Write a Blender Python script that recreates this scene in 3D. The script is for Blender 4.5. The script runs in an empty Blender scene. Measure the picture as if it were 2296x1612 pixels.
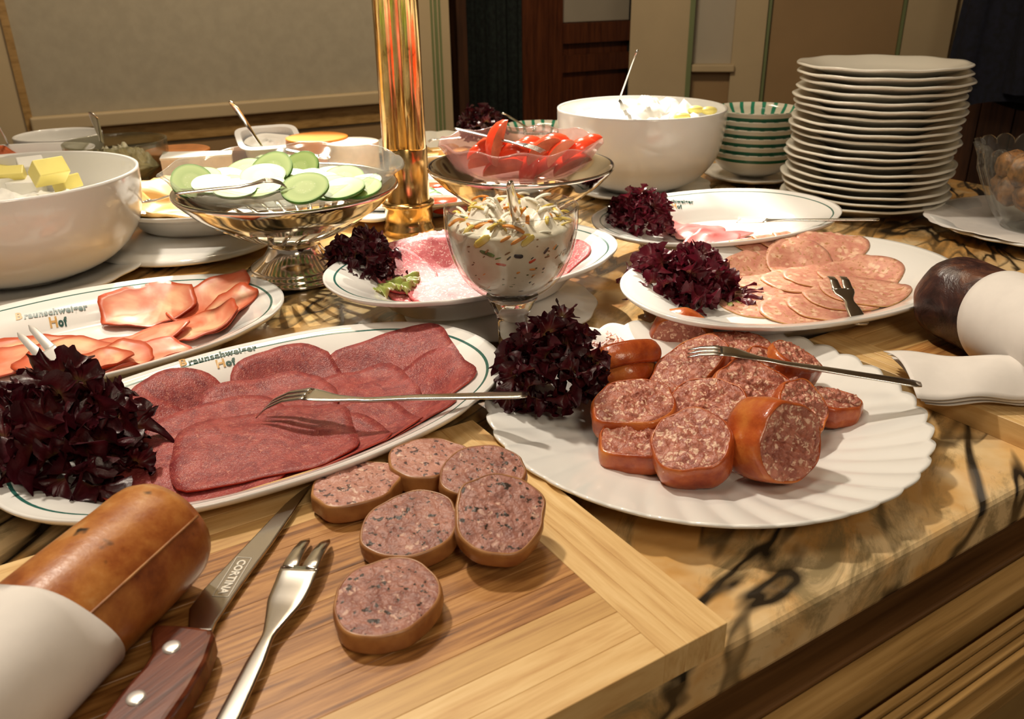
import bpy, bmesh, math, random
import numpy as np
from mathutils import Vector, Matrix, noise as mnoise
PI = math.pi
rnd = random.Random(7)
SC = bpy.context.scene
COL = SC.collection

# ------------------------------------------------------------------ camera
TZ = 0.90            # height of the marble top above the floor
CH = 0.31            # camera height above the marble top
FPX, PITCH, ROLL = 1905.0, math.radians(24.44), math.radians(-0.9)
CAM = Vector((0, 0, TZ + CH))
F_ = Vector((0, math.cos(PITCH), -math.sin(PITCH)))
_R, _U = Vector((1, 0, 0)), Vector((0, math.sin(PITCH), math.cos(PITCH)))
R_ = math.cos(ROLL) * _R + math.sin(ROLL) * _U
U_ = -math.sin(ROLL) * _R + math.cos(ROLL) * _U
cd = bpy.data.cameras.new('camera')
cam = bpy.data.objects.new('camera', cd)
COL.objects.link(cam)
m = Matrix((R_, U_, -F_)).transposed().to_4x4()
m.translation = CAM
cam.matrix_world = m
cd.sensor_width = 36.0
cd.lens = FPX / 2296 * 36.0
cd.clip_start = 0.02
cd.dof.use_dof = True
cd.dof.focus_distance = 0.66
cd.dof.aperture_fstop = 16.0
SC.camera = cam

# ------------------------------------------------------------------ light
SC.view_settings.view_transform = 'Standard'
SC.view_settings.look = 'None'
SC.view_settings.gamma = 1.0
SC.view_settings.exposure = 0.0
SC.view_settings.use_curve_mapping = False
SC.cycles.use_denoising = True
SC.cycles.max_bounces = 10
SC.cycles.transparent_max_bounces = 12
SC.cycles.caustics_reflective = False
SC.cycles.caustics_refractive = False
SC.cycles.sample_clamp_indirect = 6.0
wd = bpy.data.worlds.new('world'); SC.world = wd
wd.use_nodes = True
wd.node_tree.nodes['Background'].inputs[0].default_value = (1.0, 0.80, 0.60, 1)
wd.node_tree.nodes['Background'].inputs[1].default_value = 0.15


def aim(o, tgt):
    o.rotation_euler = (Vector(tgt) - o.location).to_track_quat('-Z', 'Y').to_euler()


def spot(loc, tgt, power, size, blend, rad, col):
    l = bpy.data.lights.new('spot_light', 'SPOT')
    l.energy = power; l.spot_size = math.radians(size); l.spot_blend = blend
    l.shadow_soft_size = rad; l.color = col
    o = bpy.data.objects.new('spot_light', l); COL.objects.link(o)
    o.location = loc; aim(o, tgt)
    return o


def area(loc, tgt, power, sx, sy, col):
    l = bpy.data.lights.new('fill_light', 'AREA')
    l.energy = power; l.shape = 'RECTANGLE'; l.size = sx; l.size_y = sy; l.color = col
    o = bpy.data.objects.new('fill_light', l); COL.objects.link(o)
    o.location = loc; aim(o, tgt)
    return o


# strong halogen spot behind the pole that burns out the middle of the buffet
spot((-0.62, 2.05, TZ + 1.10), (-0.27, 1.09, TZ), 210, 22, 0.25, 0.012, (1.0, 0.90, 0.76))
spot((-0.05, 2.12, TZ + 1.10), (0.02, 1.12, TZ), 230, 26, 0.30, 0.012, (1.0, 0.90, 0.76))
# second ceiling halogen, front left, lights the boards and the shell plate
spot((-0.50, 0.95, TZ + 1.3), (0.06, 0.45, TZ), 62, 75, 0.6, 0.05, (1.0, 0.88, 0.72))
area((-0.3, 0.3, TZ + 1.6), (0.0, 0.7, TZ), 6, 0.5, 0.5, (1.0, 0.87, 0.70))  # soft overhead fill, no lamp in view
# fill light added behind the viewer to lift the shaded counter front
area((0.5, -0.9, TZ + 1.3), (0.3, 0.5, TZ - 0.1), 9, 0.4, 0.4, (1.0, 0.84, 0.62))
# unseen room fill light that brightens the walls behind
area((-0.2, 1.9, TZ + 1.9), (-0.5, 3.2, TZ + 0.2), 75, 0.6, 0.6, (1.0, 0.84, 0.62))


# ------------------------------------------------------------------ helpers
def ray(px, py):
    return (F_ * FPX + R_ * (px - 1148) - U_ * (py - 806))


def W(px, py, h=0.0):
    """point seen at photo pixel px,py on the level h above the marble"""
    d = ray(px, py)
    return CAM + d * ((TZ + h - CAM.z) / d.z)


def onplane(px, py, p0, nrm):
    d = ray(px, py)
    return CAM + d * ((p0 - CAM).dot(nrm) / d.dot(nrm))


UD = Vector((0.848, 0.530, 0)).normalized()     # along the front edge of the counter
ND = Vector((-UD.y, UD.x, 0))                  # towards its back
O0 = Vector((0.140, 0.348, TZ))                # a point of the front edge


def TP(u, v, h=0.0):
    p = O0 + UD * u + ND * v
    p.z = TZ + h
    return p


def new_mesh(name, V, F, mats, smooth=True, fm=None, origin=(0, 0, 0)):
    me = bpy.data.meshes.new(name)
    V = np.asarray(V, dtype=float) - np.asarray(origin, dtype=float)
    me.from_pydata(V.tolist(), [], F)
    if not isinstance(mats, (list, tuple)):
        mats = [mats]
    for x in mats:
        me.materials.append(x)
    if fm is not None:
        me.polygons.foreach_set('material_index', fm)
    if smooth:
        me.polygons.foreach_set('use_smooth', [True] * len(me.polygons))
    me.update()
    return me


def recalc(me):
    bm = bmesh.new(); bm.from_mesh(me)
    bmesh.ops.recalc_face_normals(bm, faces=bm.faces)
    bm.to_mesh(me); bm.free()


def tag(o, label=None, cat=None, group=None, kind=None):
    if label: o['label'] = label
    if cat: o['category'] = cat
    if group: o['group'] = group
    if kind: o['kind'] = kind
    return o


def obj(name, VF, mats, parent=None, origin=None, smooth=True, fm=None, fix=True):
    """link a mesh given in world coordinates; its origin is the parent's or the given one"""
    V, F = VF[0], VF[1]
    if parent is not None and origin is None:
        org = parent['_o'] if '_o' in parent else (0, 0, 0)
    else:
        org = origin if origin is not None else (0, 0, 0)
    me = new_mesh(name, V, F, mats, smooth, fm, org)
    if fix: recalc(me)
    o = bpy.data.objects.new(name, me); COL.objects.link(o)
    if parent is not None:
        o.parent = parent
        po = Vector(parent['_o']) if '_o' in parent else Vector((0, 0, 0))
        o.location = Vector(org) - po
    else:
        o.location = org
    o['_o'] = tuple(org)
    return o


def thing(name, label, cat, loc, group=None):
    o = bpy.data.objects.new(name, None); COL.objects.link(o)
    o.location = loc; o.empty_display_size = 0.02
    o['_o'] = tuple(loc)
    return tag(o, label, cat, group)


def joinvf(parts):
    V, F = [], []
    for v, f in parts:
        n = len(V)
        V.extend([tuple(x) for x in v])
        F.extend([tuple(i + n for i in q) for q in f])
    return V, F


def grid(nu, nv, fn, closeu=False, closev=False):
    V = [fn(i / (nu if closeu else nu - 1), j / (nv if closev else nv - 1)) for j in range(nv) for i in range(nu)]
    F = []
    for j in range(nv if closev else nv - 1):
        for i in range(nu if closeu else nu - 1):
            a = j * nu + i; b = j * nu + (i + 1) % nu
            c = ((j + 1) % nv) * nu + (i + 1) % nu; d = ((j + 1) % nv) * nu + i
            F.append((a, b, c, d))
    return V, F


def lathe(prof, seg=64, c=(0, 0, 0), mod=None, cap0=False, cap1=False):
    """prof: list of (r, z); c: centre. mod(r, z, t) -> r, z"""
    V = []
    for (r, z) in prof:
        for k in range(seg):
            t = 2 * PI * k / seg
            rr, zz = (r, z) if mod is None else mod(r, z, t)
            V.append((c[0] + rr * math.cos(t), c[1] + rr * math.sin(t), c[2] + zz))
    F = []
    for j in range(len(prof) - 1):
        for k in range(seg):
            F.append((j * seg + k, j * seg + (k + 1) % seg, (j + 1) * seg + (k + 1) % seg, (j + 1) * seg + k))
    if cap0: F.append(tuple(range(seg))[::-1])
    if cap1: F.append(tuple((len(prof) - 1) * seg + k for k in range(seg)))
    return V, F


def smoothprof(pts, n=5):
    """catmull-rom through profile points"""
    P = [pts[0]] + list(pts) + [pts[-1]]
    out = []
    for i in range(1, len(P) - 2):
        p0, p1, p2, p3 = [np.array(P[i + k], float) for k in (-1, 0, 1, 2)]
        for s in range(n):
            t = s / n
            out.append(tuple(0.5 * ((2 * p1) + (-p0 + p2) * t + (2 * p0 - 5 * p1 + 4 * p2 - p3) * t * t + (-p0 + 3 * p1 - 3 * p2 + p3) * t ** 3)))
    out.append(tuple(P[-2]))
    return out


def box(p, u, v, w):
    """box from corner p along three vectors"""
    p, u, v, w = map(Vector, (p, u, v, w))
    V = [p, p + u, p + u + v, p + v, p + w, p + u + w, p + u + v + w, p + v + w]
    F = [(0, 3, 2, 1), (4, 5, 6, 7), (0, 1, 5, 4), (1, 2, 6, 5), (2, 3, 7, 6), (3, 0, 4, 7)]
    return [tuple(x) for x in V], F


def bevel(o, w=0.001, seg=2, ang=30):
    b = o.modifiers.new('bevel', 'BEVEL'); b.width = w; b.segments = seg
    b.limit_method = 'ANGLE'; b.angle_limit = math.radians(ang)
    return o


def prism(poly, z0, z1):
    """vertical prism over an xy polygon"""
    n = len(poly)
    V = [(x, y, z0) for x, y in poly] + [(x, y, z1) for x, y in poly]
    F = [tuple(range(n))[::-1], tuple(range(n, 2 * n))]
    F += [(i, (i + 1) % n, n + (i + 1) % n, n + i) for i in range(n)]
    return V, F


def frame(nrm, hint=(1, 0, 0)):
    z = Vector(nrm).normalized(); x = Vector(hint)
    x = (x - z * x.dot(z)).normalized()
    return x, z.cross(x), z


def fbm(x, y, z=0.0, o=3):
    return mnoise.fractal(Vector((x, y, z)), 1.0, 2.0, o)


# ------------------------------------------------------------------ materials
def mat(name, col=(0.8, 0.8, 0.8), rough=0.5, metal=0.0, **kw):
    m = bpy.data.materials.new(name); m.use_nodes = True
    b = m.node_tree.nodes['Principled BSDF']
    b.inputs['Base Color'].default_value = (*col, 1)
    b.inputs['Roughness'].default_value = rough
    b.inputs['Metallic'].default_value = metal
    for k, v in kw.items():
        b.inputs[k.replace('_', ' ')].default_value = v
    m['b'] = 1
    return m


class NT:
    def __init__(s, m):
        s.m = m; s.t = m.node_tree; s.n = s.t.nodes; s.l = s.t.links
        s.b = s.n['Principled BSDF']

    def node(s, typ, **kw):
        n = s.n.new(typ)
        for k, v in kw.items():
            if k in n.inputs: n.inputs[k].default_value = v
            else: setattr(n, k, v)
        return n

    def coord(s, scale=(1, 1, 1), rot=(0, 0, 0), rand=True):
        tc = s.n.new('ShaderNodeTexCoord')
        m0 = s.n.new('ShaderNodeMapping')
        m0.inputs['Rotation'].default_value = rot
        s.l.new(tc.outputs['Object'], m0.inputs['Vector'])
        mp = s.n.new('ShaderNodeMapping')
        mp.inputs['Scale'].default_value = scale
        s.l.new(m0.outputs[0], mp.inputs['Vector'])
        if rand:
            oi = s.n.new('ShaderNodeObjectInfo')
            mu = s.n.new('ShaderNodeMath'); mu.operation = 'MULTIPLY'; mu.inputs[1].default_value = 37.0
            s.l.new(oi.outputs['Random'], mu.inputs[0])
            ad = s.n.new('ShaderNodeVectorMath'); ad.operation = 'ADD'
            s.l.new(mp.outputs[0], ad.inputs[0]); s.l.new(mu.outputs[0], ad.inputs[1])
            return ad.outputs[0]
        return mp.outputs[0]

    def noise(s, vec, scale, detail=3, rough=0.55, dist=0.0):
        n = s.node('ShaderNodeTexNoise', Scale=scale, Detail=detail, Roughness=rough, Distortion=dist)
        s.l.new(vec, n.inputs['Vector']); return n.outputs['Fac']

    def vor(s, vec, scale, feature='F1', rand=1.0):
        n = s.node('ShaderNodeTexVoronoi', Scale=scale, Randomness=rand); n.feature = feature
        s.l.new(vec, n.inputs['Vector']); return n

    def ramp(s, fac, stops, interp='LINEAR'):
        r = s.n.new('ShaderNodeValToRGB'); r.color_ramp.interpolation = interp
        e = r.color_ramp.elements
        while len(e) < len(stops): e.new(0.5)
        for k, (p, c) in enumerate(stops):
            e[k].position = p
            e[k].color = (*c, 1) if isinstance(c, tuple) else (c, c, c, 1)
        s.l.new(fac, r.inputs['Fac']); return r.outputs['Color']

    def mix(s, fac, a, b, mode='MIX'):
        n = s.n.new('ShaderNodeMix'); n.data_type = 'RGBA'; n.blend_type = mode
        for sock, v in ((n.inputs[0], fac), (n.inputs[6], a), (n.inputs[7], b)):
            if isinstance(v, tuple): sock.default_value = (*v, 1)
            elif isinstance(v, (int, float)): sock.default_value = v
            else: s.l.new(v, sock)
        return n.outputs[2]

    def color(s, c): s.l.new(c, s.b.inputs['Base Color'])

    def rough(s, c): s.l.new(c, s.b.inputs['Roughness'])

    def bump(s, h, strength=0.3, dist=0.001):
        n = s.node('ShaderNodeBump', Strength=strength, Distance=dist)
        s.l.new(h, n.inputs['Height']); s.l.new(n.outputs[0], s.b.inputs['Normal'])


M = {}
M['porcelain'] = mat('porcelain', (0.80, 0.79, 0.76), 0.12, Coat_Weight=0.3, Coat_Roughness=0.05)
M['cream_china'] = mat('cream_china', (0.74, 0.71, 0.62), 0.14)
M['green_line'] = mat('green_line', (0.03, 0.12, 0.10), 0.2)
M['gold_print'] = mat('gold_print', (0.55, 0.32, 0.10), 0.4)
M['green_print'] = mat('green_print', (0.015, 0.07, 0.055), 0.35)
M['steel'] = mat('steel', (0.62, 0.59, 0.54), 0.2, 1.0)
M['silver'] = mat('silver', (0.80, 0.74, 0.66), 0.1, 1.0)
M['lit_steel'] = mat('lit_fork_steel', (0.85, 0.82, 0.78), 0.42, 0.6)  # paler copy of steel, light on the ham fork put into its colour
M['rivet'] = mat('rivet', (0.85, 0.82, 0.78), 0.3, 0.7)

mm = M['brass'] = mat('brass', (0.7, 0.5, 0.2), 0.16, 1.0)
t = NT(mm); c = t.coord((1, 1, 0.5), rand=False)
t.color(t.ramp(t.noise(c, 90, 6), [(0.28, (0.12, 0.06, 0.02)), (0.36, (0.55, 0.36, 0.13)), (0.7, (0.74, 0.53, 0.25))]))
t.rough(t.ramp(t.noise(c, 40, 4), [(0.3, 0.3), (0.6, 0.12)]))

mm = M['marble'] = mat('marble', (0.6, 0.4, 0.2), 0.13, Coat_Weight=0.2)
t = NT(mm)
c = t.coord((1, 1, 1), (0, 0, 0), rand=False)
base = t.ramp(t.noise(c, 6.5, 5, 0.6, 0.8), [(0.30, (0.40, 0.20, 0.06)), (0.48, (0.56, 0.31, 0.10)), (0.60, (0.66, 0.41, 0.16)), (0.74, (0.76, 0.57, 0.32))])
# veined zone towards the front edge and the right end
dt = t.node('ShaderNodeVectorMath', operation='DOT_PRODUCT'); t.l.new(c, dt.inputs[0]); dt.inputs[1].default_value = (-0.530 * 1.0, 0.848 * 1.0, 0)
zone = t.node('ShaderNodeMapRange'); t.l.new(dt.outputs['Value'], zone.inputs['Value'])
zone.inputs['From Min'].default_value = 0.05; zone.inputs['From Max'].default_value = 0.42; zone.inputs['To Min'].default_value = 0.15; zone.inputs['To Max'].default_value = -0.35
gn = t.node('ShaderNodeMath', operation='ADD'); t.l.new(t.noise(c, 7, 2), gn.inputs[0]); t.l.new(zone.outputs[0], gn.inputs[1])
gate = t.ramp(gn.outputs[0], [(0.40, 0.0), (0.53, 1.0)])
c2 = t.coord((4.2, 1.3, 2.0), (0, 0, 0.45), rand=False)
w = t.node('ShaderNodeTexNoise', Scale=3.0, Detail=3.5, Roughness=0.5, Distortion=0.7); t.l.new(c2, w.inputs['Vector'])
vein = t.ramp(w.outputs['Fac'], [(0.455, 0.0), (0.480, 1.0), (0.494, 1.0), (0.520, 0.0)])
w2 = t.node('ShaderNodeTexNoise', Scale=7.5, Detail=8.0, Roughness=0.7, Distortion=0.8); t.l.new(c2, w2.inputs['Vector'])
cloud = t.ramp(w2.outputs['Fac'], [(0.49, 0.0), (0.62, 0.80)])
pale = t.mix(t.mix(1.0, gate, t.ramp(t.noise(c, 14, 4), [(0.45, 0.0), (0.6, 0.9)]), 'MULTIPLY'), base, (0.72, 0.54, 0.30))
k1 = t.mix(t.mix(1.0, cloud, gate, 'MULTIPLY'), pale, (0.20, 0.155, 0.075))
c3 = t.coord((9.0, 2.2, 3.0), (0, 0, 0.62), rand=False)
w3 = t.node('ShaderNodeTexNoise', Scale=2.2, Detail=2.5, Roughness=0.5, Distortion=0.35); t.l.new(c3, w3.inputs['Vector'])
thin = t.ramp(w3.outputs['Fac'], [(0.545, 0.0), (0.565, 0.75), (0.572, 0.75), (0.610, 0.0)])
k1 = t.mix(t.mix(1.0, thin, gate, 'MULTIPLY'), k1, (0.05, 0.035, 0.018))
k2 = t.mix(t.mix(1.0, vein, gate, 'MULTIPLY'), k1, (0.022, 0.016, 0.010))
t.color(k2)


def woodmat(name, cols, sx=2.0, sy=60.0, rough=0.4, angle=0.0, bump=0.15):
    m_ = mat(name, cols[0], rough)
    t = NT(m_); c = t.coord((sx, sy, sy * 0.4), (0, 0, angle))
    f = t.noise(c, 3.0, 6, 0.6, 0.3)
    t.color(t.ramp(f, [(0.30 + 0.4 * i / (len(cols) - 1), cc) for i, cc in enumerate(cols)]))
    t.bump(f, bump, 0.0005)
    return m_


UA = math.atan2(UD.y, UD.x)
M['bamboo_dark'] = woodmat('bamboo_dark', [(0.09, 0.03, 0.008), (0.27, 0.11, 0.028), (0.42, 0.195, 0.055), (0.54, 0.29, 0.095)], 5, 90, 0.42, -UA)
M['bamboo_light'] = woodmat('bamboo_light', [(0.50, 0.27, 0.09), (0.66, 0.43, 0.18), (0.76, 0.54, 0.26)], 4, 45, 0.42, -UA)
M['bamboo_cross'] = woodmat('bamboo_cross', [(0.50, 0.28, 0.10), (0.66, 0.43, 0.18), (0.76, 0.54, 0.26)], 4, 60, 0.42, -UA + PI / 2)
M['bamboo_mid'] = woodmat('bamboo_mid', [(0.36, 0.18, 0.06), (0.52, 0.31, 0.11), (0.60, 0.37, 0.14)], 4, 70, 0.42, -UA)
M['oak_trim'] = woodmat('oak_trim', [(0.22, 0.12, 0.035), (0.36, 0.21, 0.07), (0.44, 0.27, 0.10)], 2, 70, 0.35, -UA)
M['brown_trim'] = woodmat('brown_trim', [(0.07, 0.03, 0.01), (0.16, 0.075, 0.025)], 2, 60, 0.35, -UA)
M['oak_panel'] = woodmat('oak_panel', [(0.24, 0.14, 0.045), (0.29, 0.18, 0.06)], 3, 20, 0.5, -UA, 0.05)
M['knife_wood'] = woodmat('knife_wood', [(0.05, 0.010, 0.004), (0.13, 0.03, 0.012), (0.19, 0.055, 0.022)], 8, 90, 0.3, -1.0)
M['door_wood'] = woodmat('door_wood', [(0.045, 0.010, 0.003), (0.10, 0.026, 0.008), (0.15, 0.042, 0.012)], 30, 4, 0.4, 0)
M['dark_wood'] = woodmat('dark_wood', [(0.03, 0.010, 0.003), (0.12, 0.045, 0.015)], 20, 3, 0.5, 0)


def plain(name, col, rough=0.6, var=0.12, sc=8, bump=0.0, **kw):
    m_ = mat(name, col, rough, **kw); t = NT(m_); c = t.coord((1, 1, 1))
    f = t.noise(c, sc, 4)
    d = tuple(x * (1 - var) for x in col); l = tuple(min(1, x * (1 + var)) for x in col)
    t.color(t.ramp(f, [(0.35, d), (0.65, l)]))
    if bump: t.bump(f, bump, 0.001)
    return m_


M['wall_grey'] = plain('wall_grey', (0.36, 0.31, 0.22), 0.8, 0.05, 30, 0.2)
M['wall_cream'] = plain('wall_cream', (0.46, 0.35, 0.20), 0.6, 0.04, 4)
M['wall_ochre'] = plain('wall_ochre', (0.30, 0.185, 0.08), 0.6, 0.05, 4)
M['stripe_green'] = plain('stripe_green', (0.16, 0.19, 0.075), 0.5, 0.05, 5)
M['black'] = plain('black_gap', (0.006, 0.004, 0.003), 0.9, 0.3, 20)
M['curtain'] = plain('dark_curtain', (0.006, 0.010, 0.007), 0.9, 0.8, 60)
M['navy'] = plain('navy_cloth', (0.004, 0.005, 0.014), 0.9, 0.5, 60)
M['white_panel'] = plain('white_panel', (0.42, 0.36, 0.27), 0.7, 0.03, 5)
M['floor'] = plain('floor_wood', (0.12, 0.06, 0.025), 0.5, 0.3, 6)
M['ceiling'] = plain('ceiling_paint', (0.6, 0.5, 0.36), 0.8, 0.03, 6)
M['paper'] = plain('paper_napkin', (0.72, 0.68, 0.64), 0.8, 0.03, 60, 0.1)
M['slate'] = plain('slate', (0.02, 0.022, 0.024), 0.5, 0.4, 30, 0.3)


def glassmat(name, tint, rough, spec, body=0.05, bodycol=(0.8, 0.78, 0.72)):
    """thin-walled glass: clear where seen square on, reflecting at grazing angles"""
    m_ = bpy.data.materials.new(name); m_.use_nodes = True
    nt = m_.node_tree; n = nt.nodes; l = nt.links
    n.remove(n['Principled BSDF'])
    tr = n.new('ShaderNodeBsdfTransparent'); tr.inputs[0].default_value = (*tint, 1)
    gl = n.new('ShaderNodeBsdfGlossy'); gl.inputs['Roughness'].default_value = rough
    df = n.new('ShaderNodeBsdfDiffuse'); df.inputs[0].default_value = (*bodycol, 1)
    lf_ = n.new('ShaderNodeLayerWeight'); lf_.inputs['Blend'].default_value = 0.5
    pw_ = n.new('ShaderNodeMath'); pw_.operation = 'POWER'; pw_.inputs[1].default_value = 4.0
    l.new(lf_.outputs['Facing'], pw_.inputs[0])
    lw = n.new('ShaderNodeMath'); lw.operation = 'MULTIPLY_ADD'; lw.inputs[1].default_value = 0.85; lw.inputs[2].default_value = 0.035
    l.new(pw_.outputs[0], lw.inputs[0])
    mx = n.new('ShaderNodeMixShader'); mx2 = n.new('ShaderNodeMixShader')
    l.new(lw.outputs[0], mx.inputs[0]); l.new(tr.outputs[0], mx.inputs[1]); l.new(gl.outputs[0], mx.inputs[2])
    mx2.inputs[0].default_value = body
    l.new(mx.outputs[0], mx2.inputs[1]); l.new(df.outputs[0], mx2.inputs[2])
    tc = n.new('ShaderNodeTexCoord'); ns = n.new('ShaderNodeTexNoise'); ns.inputs['Scale'].default_value = 180
    l.new(tc.outputs['Object'], ns.inputs['Vector'])
    bp = n.new('ShaderNodeBump'); bp.inputs['Strength'].default_value = 0.6 if body > 0.08 else 0.0
    bp.inputs['Distance'].default_value = 0.001
    l.new(ns.outputs['Fac'], bp.inputs['Height']); l.new(bp.outputs[0], gl.inputs['Normal']); l.new(bp.outputs[0], df.inputs['Normal'])
    l.new(mx2.outputs[0], n['Material Output'].inputs['Surface'])
    return m_


M['glass'] = glassmat('clear_glass', (0.95, 0.96, 0.94), 0.02, 1.45, 0.02)
M['frosted'] = glassmat('pressed_glass', (0.93, 0.95, 0.93), 0.10, 1.5, 0.07)
M['pink_glass'] = glassmat('pressed_glass_pink', (0.96, 0.84, 0.82), 0.10, 1.5, 0.14, (0.85, 0.55, 0.50))
M['smoke_glass'] = glassmat('smoke_glass', (0.80, 0.80, 0.72), 0.05, 1.5, 0.10, (0.3, 0.3, 0.22))
mm = M['crystal'] = mat('crystal', (0.93, 0.92, 0.88), 0.02, Transmission_Weight=1.0, IOR=1.5)
mm = M['stem_glass'] = mat('stem_glass', (0.97, 0.97, 0.95), 0.0, Transmission_Weight=1.0, IOR=1.45)


def meat(name, a, b, fat, fs, fthr, speck=None, ss=300, rough=0.35, bump=0.35, ns=60, sub=0.0):
    m_ = mat(name, a, rough, Subsurface_Weight=sub, Subsurface_Scale=0.003)
    t = NT(m_); c = t.coord((1, 1, 1))
    f = t.noise(c, ns, 5, 0.65, 0.8)
    base = t.ramp(f, [(0.34, b), (0.62, a)])
    # fat pieces: distorted cells
    dn = t.node('ShaderNodeTexNoise', Scale=fs * 0.8, Detail=2.0); t.l.new(c, dn.inputs['Vector'])
    ad = t.node('ShaderNodeVectorMath', operation='MULTIPLY_ADD')
    t.l.new(dn.outputs['Color'], ad.inputs[0]); ad.inputs[1].default_value = (0.012,) * 3; t.l.new(c, ad.inputs[2])
    v = t.vor(ad.outputs[0], fs)
    wn = t.node('ShaderNodeSeparateColor'); t.l.new(v.outputs['Color'], wn.inputs[0])
    isfat = t.ramp(wn.outputs[0], [(fthr, 0.0), (min(1, fthr + 0.15), 1.0)])
    edge = t.ramp(v.outputs['Distance'], [(0.30, 1.0), (0.52, 0.0)])
    fm = t.mix(1.0, isfat, edge, 'MULTIPLY')
    out = t.mix(fm, base, fat)
    h = f
    if speck:
        v2 = t.noise(c, ss, 2, 0.5)
        sp = t.ramp(v2, [(0.60, 0.0), (0.66, 1.0)])
        out = t.mix(sp, out, speck)
    t.color(out)
    t.bump(t.mix(0.5, f, v.outputs['Distance']), bump, 0.0012)
    return m_


M['chunk_meat'] = meat('sausage_cut', (0.47, 0.17, 0.11), (0.27, 0.07, 0.045), (0.74, 0.48, 0.34), 260, 0.40, None, rough=0.45, bump=1.0, ns=110)
M['board_meat'] = meat('pate_sausage', (0.38, 0.17, 0.125), (0.21, 0.080, 0.062), (0.54, 0.33, 0.25), 240, 0.78, (0.030, 0.017, 0.010), 260, 0.5, 0.9, ns=90)
M['board_meat_pale'] = meat('pate_sausage_pale', (0.50, 0.25, 0.19), (0.36, 0.15, 0.11), (0.66, 0.45, 0.35), 240, 0.78, (0.07, 0.03, 0.025), 260, 0.5, 0.9, ns=90)
M['corned'] = meat('corned_beef', (0.36, 0.065, 0.055), (0.19, 0.022, 0.026), (0.46, 0.15, 0.11), 420, 0.7, None, rough=0.45, bump=0.5, ns=90)
M['corned_edge'] = mat('corned_rim', (0.38, 0.04, 0.02), 0.4)
M['salami'] = meat('salami', (0.54, 0.13, 0.14), (0.38, 0.05, 0.065), (0.72, 0.42, 0.40), 330, 0.45, None, rough=0.62, bump=0.2)
M['salami_edge'] = mat('salami_rim', (0.45, 0.04, 0.04), 0.4)
M['turkey'] = meat('pale_sausage', (0.70, 0.37, 0.25), (0.55, 0.20, 0.15), (0.78, 0.50, 0.34), 130, 0.45, (0.45, 0.22, 0.09), 260, 0.42, 0.3, 70)
M['turkey_edge'] = mat('pale_sausage_rim', (0.60, 0.33, 0.12), 0.45)
M['pinkham'] = meat('cooked_ham', (0.62, 0.20, 0.19), (0.50, 0.12, 0.12), (0.75, 0.38, 0.32), 60, 0.85, None, rough=0.4, bump=0.1, ns=25)
M['pinkham_edge'] = mat('cooked_ham_rim', (0.75, 0.38, 0.30), 0.4)
M['rawham_edge'] = mat('smoked_ham_rim', (0.30, 0.035, 0.008), 0.4)
mm = M['rawham'] = mat('smoked_ham', (0.7, 0.2, 0.1), 0.42)
t = NT(mm); c = t.coord((1, 1, 1)); at = t.node('ShaderNodeAttribute', attribute_name='rad')
f = t.noise(c, 26, 4, 0.5, 0.5)
lean = t.ramp(f, [(0.36, (0.70, 0.16, 0.07)), (0.50, (0.78, 0.30, 0.18)), (0.62, (0.84, 0.52, 0.30))])
rr = t.ramp(at.outputs['Fac'], [(0.70, 0.0), (0.97, 1.0)])
t.color(t.mix(rr, lean, (0.50, 0.07, 0.02)))

mm = M['casing'] = mat('sausage_casing', (0.5, 0.12, 0.03), 0.25, Coat_Weight=0.15)
t = NT(mm); c = t.coord((1, 1, 1)); t.color(t.ramp(t.noise(c, 45, 5), [(0.32, (0.24, 0.03, 0.008)), (0.5, (0.42, 0.085, 0.018)), (0.66, (0.54, 0.17, 0.035))])); t.bump(t.noise(c, 70, 5, 0.6), 0.8, 0.0015)
mm = M['pate_casing'] = mat('pate_casing', (0.35, 0.14, 0.04), 0.35)
t = NT(mm); c = t.coord((1, 1, 1)); t.color(t.ramp(t.noise(c, 60, 4), [(0.3, (0.20, 0.065, 0.022)), (0.7, (0.42, 0.20, 0.065))]))
mm = M['loaf_skin'] = mat('loaf_skin', (0.4, 0.15, 0.04), 0.33)
t = NT(mm); c = t.coord((1, 1, 1)); f = t.noise(c, 28, 6, 0.65)
base = t.ramp(f, [(0.30, (0.13, 0.025, 0.006)), (0.44, (0.30, 0.085, 0.018)), (0.58, (0.44, 0.17, 0.04)), (0.70, (0.54, 0.28, 0.10))])
sp = t.ramp(t.noise(c, 60, 2), [(0.68, 0.0), (0.73, 1.0)])
t.color(t.mix(sp, base, (0.02, 0.01, 0.005))); t.bump(f, 0.4, 0.002)
mm = M['dark_sausage'] = mat('dark_smoked_skin', (0.03, 0.01, 0.01), 0.3)
t = NT(mm); c = t.coord((1, 1, 1)); f = t.noise(c, 40, 6, 0.65, 0.5)
t.color(t.ramp(f, [(0.35, (0.012, 0.006, 0.007)), (0.52, (0.045, 0.018, 0.016)), (0.66, (0.14, 0.055, 0.03))])); t.bump(f, 0.6, 0.003)

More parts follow.
